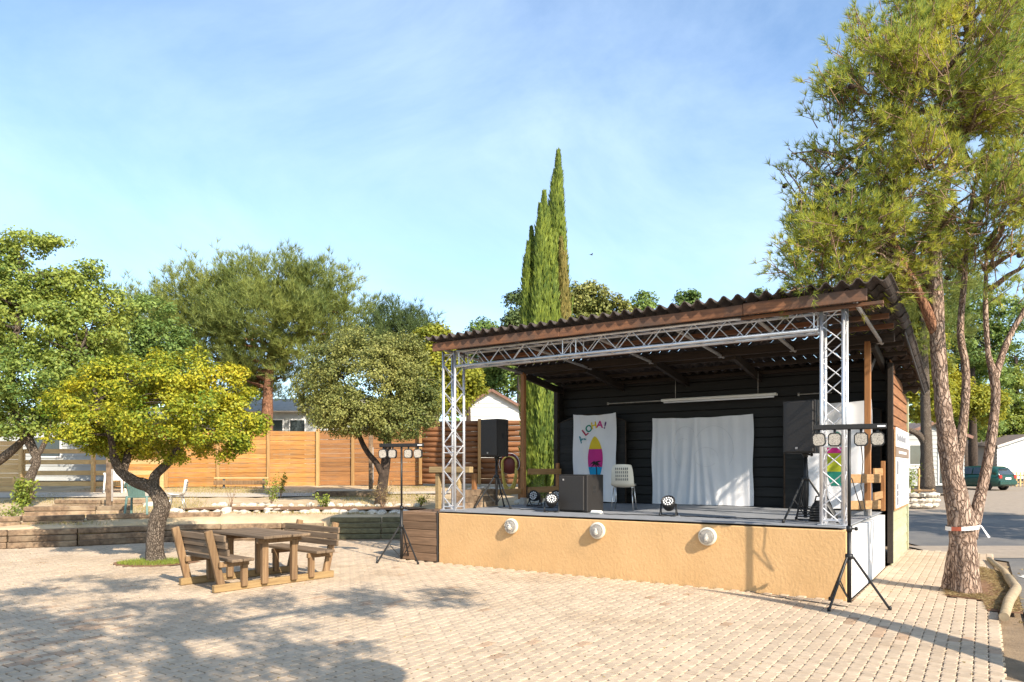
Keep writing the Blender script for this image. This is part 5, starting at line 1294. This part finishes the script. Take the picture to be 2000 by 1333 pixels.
# the tall pine beside the stage
Zt = 9.85
pine('tall_pine', 'tall multi stemmed pine with red and white tape at the right of the stage', (6.27, 9.8, 0),
  [[tp(1888, 1172, Zt, .27), tp(1888, 1145, Zt, .215), tp(1884, 1095, Zt, .20), tp(1876, 1020, Zt, .195), tp(1863, 950, Zt, .17), tp(1850, 860, Zt, .145), tp(1838, 760, Zt, .122), tp(1832, 680, Zt, .114), tp(1829, 600, Zt, .108), tp(1827, 500, Zt, .10), tp(1836, 400, Zt, .08), tp(1862, 300, Zt, .07), tp(1885, 180, Zt, .05), tp(1900, 30, Zt, .035), tp(1905, -180, Zt, .015)],
   [tp(1828, 655, Zt, .075), tp(1815, 620, Zt-.03, .08), tp(1790, 565, Zt-.08, .075), tp(1758, 505, Zt-.1, .065), tp(1740, 450, Zt-.1, .055), tp(1745, 380, Zt-.1, .045), tp(1765, 250, Zt-.1, .03), tp(1790, 60, Zt-.1, .015)],
   [tp(1866, 960, Zt+.2, .09), tp(1874, 880, Zt+.25, .078), tp(1884, 800, Zt+.25, .07), tp(1886, 720, Zt+.25, .064), tp(1876, 650, Zt+.3, .055), tp(1882, 560, Zt+.3, .05), tp(1890, 440, Zt+.3, .035), tp(1910, 330, Zt+.3, .015)],
   [tp(1892, 1050, Zt+.05, .13), tp(1911, 985, Zt+.1, .095), tp(1931, 890, Zt+.15, .078), tp(1944, 790, Zt+.15, .072), tp(1941, 735, Zt+.15, .07), tp(1930, 690, Zt+.15, .045), tp(1925, 600, Zt+.1, .038), tp(1928, 470, Zt+.1, .02)],
   [tp(1942, 745, Zt+.15, .06), tp(1957, 695, Zt+.15, .055), tp(1978, 645, Zt+.15, .045), tp(2010, 590, Zt+.1, .04), tp(2050, 480, Zt+.1, .02)],
   [tp(1856, 1150, Zt+.3, .15), tp(1858, 1115, Zt+.25, .11), tp(1866, 1060, Zt+.2, .10), tp(1870, 1000, Zt+.15, .1)]],
  [bl(1745, 190, Zt-.3, 110, 100), bl(1860, 150, Zt-.6, 120, 100), bl(1960, 170, Zt, 110, 110), bl(1670, 345, Zt, 85, 70), bl(1600, 350, Zt, 55, 38), bl(1585, 505, Zt, 48, 42), bl(1700, 440, Zt, 100, 75), bl(1800, 330, Zt-.7, 90, 80), bl(1940, 400, Zt-.4, 95, 75), bl(1655, 540, Zt+.3, 75, 30), bl(1558, 470, Zt, 26, 30), bl(1562, 345, Zt, 26, 22), bl(1570, 535, Zt, 34, 22), bl(1600, 480, Zt-.2, 60, 50), bl(1620, 545, Zt-.1, 70, 28), bl(1660, 470, Zt-.3, 60, 60), bl(1590, 520, Zt+.4, 50, 40), bl(1720, 40, Zt, 40, 45), bl(1960, 510, Zt-.5, 75, 60), bl(1790, 70, Zt, 100, 80), bl(1920, 10, Zt, 130, 100), bl(1690, 105, Zt, 48, 55), bl(1640, 250, Zt, 48, 50), bl(1850, -150, Zt, 150, 110), bl(1990, -60, Zt, 100, 100), bl(2060, 250, Zt, 110, 200), bl(1990, 600, Zt+.6, 45, 30), bl(1720, 535, Zt+.5, 80, 40), bl(1870, 500, Zt+.6, 80, 50), bl(1640, 450, Zt+.3, 60, 60), bl(1880, 270, Zt+.8, 100, 80)],
  2000, 8, 20, .12, .008, 'needle', 'bark_pine', .055, 140, br_len=.40, spread=.7, upb=.45, barks=['bark_pine', 'bark_red', 'bark_pine', 'bark_pine', 'bark_pine', 'bark_pine'], cones=34, sides=20, shell=(.2, 1.0))
t = thing('barrier_tape', 'strip of red and white barrier tape tied round the big pine trunk', 'tape', at(1888, 1030, Zt), 0, world_parts=True)
cx, cy, cz = at(1880, 1030, Zt)
for k in range(10):
    vs = []
    for a in (k * 36 - 90, k * 36 - 90 + 18, k * 36 - 90 + 36):
        for dz in (-.028, .028):
            zz = cz + dz + .03 * math.sin(R(a)) * 0 + .02 * math.cos(R(a)); vs.append((cx + .205 * math.cos(R(a)), cy + .205 * math.sin(R(a)), zz))
    MB().add(vs, [(0, 2, 3, 1), (2, 4, 5, 3)], True).build('tape_band', M['tape_red' if k in (8, 3) else 'tape_white'], t)
MB().add([(cx + .13, cy - .175, cz + .04), (cx + .17, cy - .15, cz + .03), (cx + .25, cy - .2, cz - .12), (cx + .21, cy - .22, cz - .13)], [(0, 1, 2, 3)]).build('tape_end', M['tape_white'], t)

# red-barked pine behind the fence
tree('left_back_oak', 'green tree filling the gap between the leaning oak and the red pine', (at(285, 918, 27).x, 27, terr(0, 27)), [[tp(285, 930, 27, .2), tp(280, 760, 27, .14), tp(285, 640, 27, .05)]],
  [bl(290, 615, 27, 50, 40), bl(250, 665, 27, 60, 50), bl(320, 670, 27, 55, 45), bl(280, 740, 27, 90, 55), bl(350, 730, 27, 50, 45), bl(190, 760, 27, 50, 50), bl(230, 820, 27, 80, 35)], 620, 44, .32, .125, .075, 'green_leaf', 'bark_grey', 20, .05)
Zt = 31.0
pine('red_trunk_pine', 'wide crowned pine with a red trunk behind the orange fence', (at(525, 918, Zt).x, Zt, terr(0, Zt)),
  [[tp(520, 900, Zt, .30), tp(521, 830, Zt, .26), tp(524, 760, Zt, .2), tp(528, 700, Zt, .16), tp(535, 650, Zt, .12), tp(540, 590, Zt, .09), tp(545, 530, Zt, .03)],
   [tp(528, 700, Zt, .12), tp(560, 670, Zt, .1), tp(600, 640, Zt, .07), tp(640, 600, Zt, .03)]],
  [bl(545, 560, Zt, 90, 42), bl(620, 585, Zt, 70, 40), bl(460, 580, Zt, 80, 45), bl(385, 595, Zt, 60, 45), bl(520, 630, Zt-1, 110, 40), bl(400, 660, Zt, 80, 50), bl(600, 640, Zt, 80, 32), bl(672, 618, Zt, 35, 20), bl(350, 640, Zt, 40, 50), bl(290, 640, Zt+2, 60, 55), bl(260, 720, Zt+2, 70, 60), bl(480, 700, Zt, 70, 40), bl(590, 700, Zt, 60, 40), bl(520, 750, Zt+1, 60, 35), bl(440, 740, Zt+1, 70, 40)],
  2100, 7, 13, .32, .02, 'needle_far', 'bark_red', .1, 45, br_len=.75, upb=.75, twig=False, shell=(.35, 1.0))
# dark green pines behind the round tree
Zt = 36
pine('background_pine', 'grey green pine rising behind the round tree left of the stage roof', (at(780, 918, Zt).x, Zt, 1.2), [[tp(780, 900, Zt, .3), tp(782, 750, Zt, .2), tp(785, 640, Zt, .06)]],
  [bl(770, 640, Zt, 62, 32), bl(720, 660, Zt, 50, 35), bl(820, 665, Zt, 45, 30), bl(770, 690, Zt, 90, 40)], 480, 6, 12, .36, .024, 'needle_dark', 'bark_dark', .08, 10, br_len=.8, upb=.7, twig=False)
tree('background_lime_tree', 'bright yellow green tree peeping out left of the stage roof corner', (at(850, 918, 32).x, 32, 1.2), [[tp(850, 900, 32, .25), tp(850, 700, 32, .1)]], [bl(848, 665, 32, 38, 30), bl(835, 710, 32, 55, 40), bl(880, 720, 32, 40, 50), bl(830, 770, 32, 60, 45)], 380, 45, .4, .17, .1, 'lime_leaf', 'bark_dark', 6)
tree('background_shrubby_tree', 'dense green tree left of the pale gable above the log wall', (at(950, 918, 44).x, 44, 1.4), [[tp(950, 900, 44, .3), tp(950, 720, 44, .1)]], [bl(950, 660, 46, 42, 34), bl(930, 720, 44, 60, 45), bl(985, 730, 44, 50, 45), bl(900, 760, 44, 40, 40), bl(1000, 690, 46, 40, 40)], 560, 45, .5, .2, .12, 'green_leaf', 'bark_dark', 6)
tree('sunlit_background_tree', 'yellow green bushy tree right behind the left truss column', (at(915, 918, 34).x, 34, 1.2), [[tp(915, 900, 34, .2), tp(915, 780, 34, .08)]], [bl(910, 745, 34, 40, 32), bl(890, 775, 34, 35, 35)], 170, 45, .38, .16, .1, 'lime_leaf', 'bark_dark', 4)
tree('dark_background_tree', 'dark blue green tree directly left of the cypresses', (at(1015, 918, 40).x, 40, 1.4), [[tp(1015, 900, 40, .25), tp(1015, 640, 40, .06)]], [bl(1012, 600, 40, 22, 40), bl(1005, 650, 40, 32, 35), bl(1060, 620, 42, 50, 50)], 240, 40, .42, .2, .12, 'needle_dark', 'bark_dark', 6)
tree('yellow_background_oak', 'yellowish oak crown above the stage roof right of the cypresses', (at(1150, 918, 42).x, 42, 1.4), [[tp(1150, 900, 42, .3), tp(1150, 640, 42, .1)]], [bl(1150, 585, 42, 50, 36), bl(1200, 610, 42, 40, 30), bl(1115, 610, 42, 30, 40), bl(1150, 650, 42, 80, 40)], 420, 42, .42, .2, .12, 'olive_leaf', 'bark_dark', 8, shell=(.3, 1.02))
tree('far_green_tree', 'small bright green treetop above the roof, left of two', (at(1257, 918, 45).x, 45, 1.4), [[tp(1257, 900, 45, .25), tp(1257, 600, 45, .05)]], [bl(1257, 600, 45, 25, 28), bl(1262, 650, 45, 40, 30)], 170, 40, .42, .2, .12, 'green_leaf', 'bark_dark', 4)
tree('far_green_tree', 'small bright green treetop above the roof, right of two', (at(1340, 918, 45).x, 45, 1.4), [[tp(1340, 900, 45, .25), tp(1340, 590, 45, .05)]], [bl(1341, 592, 45, 22, 26), bl(1340, 640, 45, 40, 30)], 160, 40, .42, .2, .12, 'green_leaf', 'bark_dark', 4)
tree('far_dark_tree', 'dark treetop just showing above the roof near the big pine', (at(1486, 918, 40).x, 40, 1.4), [[tp(1486, 900, 40, .25), tp(1486, 600, 40, .05)]], [bl(1484, 580, 40, 12, 16), bl(1490, 620, 40, 40, 30)], 110, 40, .4, .2, .12, 'needle_dark', 'bark_dark', 4)
# trees at the right behind the shed and the road
RT = [('right_tall_tree', 'tall mid green tree showing between the stems of the tall pine', 1900, 44, [bl(1880, 590, 44, 60, 50), bl(1960, 620, 44, 50, 45), bl(1800, 640, 44, 60, 60), bl(1920, 680, 44, 60, 45)], 'green_leaf', 420), ('right_back_pine', 'tall yellow green pine directly behind the shed roof edge', 1730, 31, [bl(1730, 640, 31, 80, 60), bl(1790, 700, 31, 60, 70), bl(1690, 590, 31, 60, 40), bl(1760, 590, 32, 70, 50), bl(1810, 780, 31, 40, 50)], 'lime_leaf', 520),
      ('right_back_tree', 'green tree behind the pine trunks above the beige mobile home', 1870, 46, [bl(1870, 700, 46, 60, 60), bl(1920, 760, 46, 60, 60), bl(1850, 800, 46, 60, 50), bl(1900, 830, 46, 60, 30), bl(1840, 640, 46, 60, 60)], 'green_leaf', 560),
      ('right_edge_tree', 'broad green tree at the right edge behind the white gable', 1985, 48, [bl(1985, 770, 48, 45, 60), bl(2030, 740, 48, 60, 80), bl(1960, 830, 48, 50, 40), bl(2020, 840, 48, 60, 40), bl(1935, 700, 50, 40, 40)], 'oak_leaf', 520),
      ('right_lime_tree', 'yellow leaved tree low between the pine trunks', 1880, 42, [bl(1870, 780, 42, 40, 40), bl(1925, 790, 42, 35, 40), bl(1830, 740, 42, 35, 50)], 'lime_leaf', 260)]
for nm, lb, px, Zt, bb, lf, nc in RT:
    tree(nm, lb, (at(px, 918, Zt).x, Zt, road_z(0, Zt)), [[tp(px, 930, Zt, .3), tp(px, 700, Zt, .1)]], bb, nc, 46, .45, .19, .11, lf, 'bark_dark', 10)
Zt = 29.5
pine('roadside_pine', 'pine with a thick bare trunk left of the tall pine, beside the shaded home', (at(1808, 918, Zt).x, Zt, road_z(0, Zt)), [[tp(1812, 955, Zt, .3), tp(1810, 900, Zt, .24), tp(1808, 820, Zt, .2), tp(1806, 720, Zt, .16), tp(1800, 600, Zt, .1)], [tp(1808, 870, Zt, .16), tp(1795, 850, Zt, .13), tp(1770, 838, Zt, .1)]],
  [bl(1800, 640, Zt, 80, 60), bl(1730, 560, Zt, 80, 40), bl(1830, 560, Zt, 80, 50)], 420, 7, 12, .3, .02, 'needle_far', 'bark_grey', .07, 12, twig=False, br_len=.6)

# cypresses: narrow columns of scale leaves
def cypress(label, px, Z_, topy, r, m):
    b0 = at(px, 935, Z_); tz = at(px, topy, Z_).z; z0 = terr(0, Z_) + .25; h = tz - z0
    t = thing('cypress_tree', label, 'tree', (b0.x, Z_, terr(0, Z_)), group='clump of columnar cypresses', world_parts=True)
    MB().path([(b0.x, Z_, terr(0, Z_)), (b0.x, Z_, z0 + h * .5), (b0.x, Z_, tz - .2)], [.09, .06, .01], 8).build('trunk', M['bark_grey'], t)
    n = int(2300 * h * r / .35); s = RNG.uniform(0, 1, n); prof = r * np.minimum(1, (s * 9 + .25)) * np.where(s < .55, 1, np.maximum(0.0, 1 - (s - .55) / .45) ** .8)
    a = RNG.uniform(0, 2 * np.pi, n); lob = 1 + .16 * np.sin(a * 5 + s * 7) + .12 * np.sin(a * 9 - s * 13) + .18 * np.sin(s * 47 + a * 2) * np.sin(s * 21 + 3 * a); rr = prof * lob * np.sqrt(RNG.uniform(.35, 1, n))
    wx = .07 * np.sin(s * 6 + px) * s; p = np.stack([b0.x + wx + rr * np.cos(a), Z_ + rr * np.sin(a), z0 + s * h], 1)
    out = np.stack([np.cos(a), np.sin(a), np.zeros(n)], 1); d = np.array([0, 0, 1.0]) + out * .22 + unit(n) * .28; d /= np.linalg.norm(d, axis=1, keepdims=True)
    sd = np.cross(d, out + unit(n) * .5); sd /= np.linalg.norm(sd, axis=1, keepdims=True)
    L_ = RNG.uniform(.13, .32, (n, 1)) * np.where(s > .93, .6, 1)[:, None]; w_ = RNG.uniform(.018, .038, (n, 1))
    v = np.stack([p, p + d * L_ * .5 + sd * w_, p + d * L_, p + d * L_ * .5 - sd * w_], 1).reshape(-1, 3)
    link('crown', np_mesh('crown', v, 4, M[m]), t)
cypress('tallest cypress with a single tall spire, right of the clump', 1088, 22.6, 300, .42, 'cypress_leaf')
cypress('second tallest green cypress in the middle of the clump', 1067, 22.0, 380, .40, 'cypress_leaf')
cypress('green cypress left of the middle one in the clump', 1052, 21.8, 405, .33, 'cypress_leaf')
cypress('shorter cypress with a dark gap beside it in the clump', 1041, 22.2, 450, .28, 'cypress_leaf')
cypress('lowest thin cypress, leftmost of the clump', 1031, 21.9, 478, .20, 'cypress_leaf')
cypress('brownish cypress filling the right side of the clump, half as tall', 1097, 22.3, 470, .25, 'cypress_brown')

# small plants
def plant(name, label, p, h, w, n, m, ln, wd, grp=None):
    t = thing(name, label, 'plant', p, group=grp, world_parts=True); p = Vector(p); mb = MB(); tips = []
    for k in range(max(4, n // 60)):
        a = random.uniform(0, 6.28); r_ = w * random.uniform(.2, 1); tip = p + Vector((r_ * math.cos(a), r_ * math.sin(a), h * random.uniform(.6, 1))); limb(mb, p, tip, .01, .003, 4, .1, 4); tips.append((p, tip))
    mb.build('stems', M['twig'], t)
    q = []
    for k in range(n):
        a, b_ = random.choice(tips); s = random.uniform(.3, 1.05); q.append(a.lerp(b_, s) + Vector((random.gauss(0, 1), random.gauss(0, 1), random.gauss(0, 1))) * w * .16)
    q = np.array(q); nr = unit(n); nr[:, 2] = abs(nr[:, 2]) + .3; nr /= np.linalg.norm(nr, axis=1, keepdims=True)
    link('foliage', np_mesh('foliage', leaf_verts(q, nr, ln * RNG.uniform(.7, 1.3, n), wd), 4, M[m]), t)
def pg(px, y): return ((px - 1000) / F * y, y, terr(0, y))
plant('young_shrub', 'bright green young shrub at the foot of the leaning oak', pg(45, 18.0), .95, .40, 520, 'shrub_leaf', .10, .06)
plant('flowering_weed', 'low green and pink weed on the sleeper step at far left', pg(15, 16.6), .35, .45, 300, 'shrub_leaf', .06, .03)
plant('yellow_broom', 'tall yellow green broom plant among the white rocks', pg(530, 19.6), .85, .28, 320, 'shrub_leaf', .07, .03)
plant('yellow_broom', 'yellow flowering broom in front of the orange fence', pg(548, 22.0), .75, .2, 200, 'lime_leaf', .07, .04)
plant('young_shrub', 'small bushy green shrub in the rock bed', pg(636, 19.3), .38, .28, 300, 'shrub_leaf', .06, .04)
plant('dry_shrub', 'dry brown shrub growing round the dark forked trunk', pg(747, 19.0), .75, .35, 480, 'dry_leaf', .05, .02)
plant('dry_shrub', 'thin leafless brown stems in the rock bed left', pg(452, 19.4), .85, .2, 60, 'dry_leaf', .04, .02)
plant('yellow_broom', 'yellow weed seen between the rail posts beside the stage', pg(822, 19.5), .4, .22, 180, 'lime_leaf', .06, .03)
plant('low_shrub', 'low rounded shrub under the cypresses seen through the railing', pg(1058, 20.6), .7, .4, 500, 'shrub_leaf', .06, .035)
plant('roadside_shrub', 'rounded yellow green shrub above the low stone wall', (14.75, 26.9, road_z(0, 26) + .4), 1.0, .75, 1500, 'shrub_leaf', .09, .05)
# uncountable ground cover
def scatter(name, label, fn, n, ln, wd, m, flatn=False):
    p = np.array([fn() for _ in range(n)]); d = unit(n) * (.5 if not flatn else 1); d[:, 2] = np.abs(d[:, 2]) + (.9 if not flatn else -.0)
    if flatn: d[:, 2] *= .12
    d /= np.linalg.norm(d, axis=1, keepdims=True); sd = np.cross(d, unit(n)); sd /= np.linalg.norm(sd, axis=1, keepdims=True) + 1e-9
    L_ = RNG.uniform(.5, 1.2, (n, 1)) * ln
    v = np.stack([p - sd * wd, p + sd * wd, p + d * L_], 1).reshape(-1, 3)
    tag(link(name, np_mesh(name, v, 3, M[m])), label, 'grass' if not flatn else 'litter', kind='stuff')
def ring():
    a = random.uniform(0, 6.28); r_ = random.uniform(.2, 1); return (PC.x + .62 * r_ * math.cos(a), PC.y + .45 * r_ * math.sin(a), .01)
scatter('tree_pit_grass', 'short green grass round the foot of the crooked tree', ring, 2600, .07, .004, 'shrub_leaf')
def inpoly():
    while True:
        x = random.uniform(min(p[0] for p in pine_poly), max(p[0] for p in pine_poly)); y = random.uniform(min(p[1] for p in pine_poly), max(p[1] for p in pine_poly))
        if inside(pine_poly, x, y): return (x, y, .02)
scatter('pine_litter', 'brown pine needles littering the soil under the tall pine', inpoly, 7000, .08, .004, 'dry_leaf', True)
def terrp():
    while True:
        x = random.uniform(-15, -1.5); y = random.uniform(15.8, 26)
        if y < 17.7 and x > -9: continue
        if math.sin(x * 1.1) + math.sin(y * 1.3 + x * .5) > random.uniform(-.6, 1.4): return (x, y, terr(x, y) + .01)
scatter('dry_terrace_grass', 'sparse dry grass and weeds over the terrace', terrp, 16000, .07, .006, 'dry_grass')
def plazap():
    while True:
        y = random.uniform(5, 15); x = random.uniform(-.75, .7) * y; q = Vector((x - S0.x, y - S0.y)); u, v = q.x * CU + q.y * SU, -q.x * SU + q.y * CU
        if is_plaza(u, v) and random.random() < (.9 if x < -3 and y > 10 else .35): return (x, y, .004)
scatter('paving_litter', 'small dry leaves and crumbs scattered over the paving', plazap, 420, .03, .008, 'dry_leaf', True)
def roadp(): return (random.uniform(5.6, 10), random.uniform(5.5, 13), -.02)
scatter('road_debris', 'dead leaves scattered on the dark asphalt at right', roadp, 700, .06, .015, 'dry_leaf', True)
# wooded hillside far behind
c = []
for k in range(520):
    x = random.uniform(-95, 110); y = random.uniform(62, 80); top = 8.2 if x < -8 else (6.5 if x < 12 else 9.5)
    c.append((x, y, random.uniform(1.5, top * (y / 66)), 2.6, 2.2, 1.9))
me, _ = crown_mesh('far_woodland', c, 2600, 34, 1.3, .55, .36, M['green_leaf'], (.5, 1))
tag(link('far_woodland', me), 'distant green woodland behind all the trees', 'woodland', kind='stuff')

# trees that stand outside the picture to the right and behind, whose shade falls on the paving, then added shadow casters
tree('roadside_shade_tree', 'broad tree right of the picture whose shade falls across the road', (19.5, 12.5, 0), [[(19.5, 12.5, 0, .3), (19.3, 12.7, 3, .22), (19, 13.5, 5.5, .1)]],
  [(17.5, 11.5, 6.0, 2.0, 1.5, .9), (20.5, 12.5, 6.4, 2.2, 1.8, 1.0), (18.5, 14.0, 6.4, 2.2, 1.6, .9), (22, 15.0, 6.2, 2.2, 1.8, .9), (16.2, 13.2, 5.8, 1.6, 1.2, .7), (19.8, 16.5, 6.2, 2.0, 1.5, .8), (23.5, 12, 6, 2, 1.5, .9)], 420, 40, .42, .16, .1, 'oak_leaf', 'bark_grey', 20, .06)
tree('shade_tree', 'spreading tree behind the viewer shading the left of the paving', (3.2, -2.6, 0), [[(3.2, -2.6, 0, .3), (3.0, -2.3, 2.5, .22), (2.4, -1.4, 4.5, .16), (1.6, 0, 6.2, .08)], [(2.4, -1.4, 4.5, .12), (.2, -1.2, 6.0, .08), (-2.2, -.6, 6.8, .03)], [(1.6, 0, 6.0, .1), (2.5, .6, 6.3, .06), (3.4, 1.3, 6.3, .03)]],
  [(1.0, .3, 6.4, 1.5, 1.1, .7), (-1.0, -.2, 6.8, 1.5, 1.3, .8), (-3.2, .2, 7.0, 1.4, 1.2, .8), (3.0, 1.35, 6.4, 1.25, .75, .55), (2.6, -.6, 6.2, 1.2, .8, .6), (-2.0, -1.8, 7.0, 1.4, 1.0, .7), (.4, -1.6, 6.4, 1.2, .9, .6), (-4.6, -1.2, 7.2, 1.3, 1.2, .7), (-.2, 1.7, 7.2, 1.1, .7, .5), (-5.2, 1.2, 7.4, 1.4, 1.0, .7), (2.2, -2.2, 6.6, 1.2, .8, .6), (.8, -3.0, 6.8, 1.2, .9, .6), (3.6, -1.7, 6.4, .9, .6, .5), (4.1, 1.9, 6.4, .9, .55, .45)], 540, 40, .32, .12, .075, 'oak_leaf', 'bark_grey', 30, .05)
t = thing('leaning_shadow_caster', 'unseen leaning trunk added and shaped to cast the long shadow across the paving', 'tree', (4.75, 4.3, 0), world_parts=True)  # out-of-view trunk added, its bend and girth fitted to the long shadow
trunk_mb([(4.75, 4.3, 0, .26), (5.62, 4.75, 1.35, .22), (6.30, 4.85, 2.6, .17), (6.7, 4.6, 3.8, .11), (6.85, 4.15, 5.0, .02)], 12).build('trunk', M['bark_grey'], t)
t = thing('round_shadow_caster', 'unseen ball on a pole added to shade the bottom of the paving', 'street lamp', (1.95, 1.5, 0))  # pole and ball added out of view only for their round shadow
MB().path([(0, 0, 0), (0, 0, 3.45)], [.06, .04], 10).build('mast', M['lamp_post'], t)
MB().lathe([(0, -.25), (.15, -.2), (.25, -.08), (.28, .0), (.24, .14), (.14, .23), (0, .26)], Matrix.Translation((0, 0, 3.68)), 20).build('globe', M['white_paint'], t)
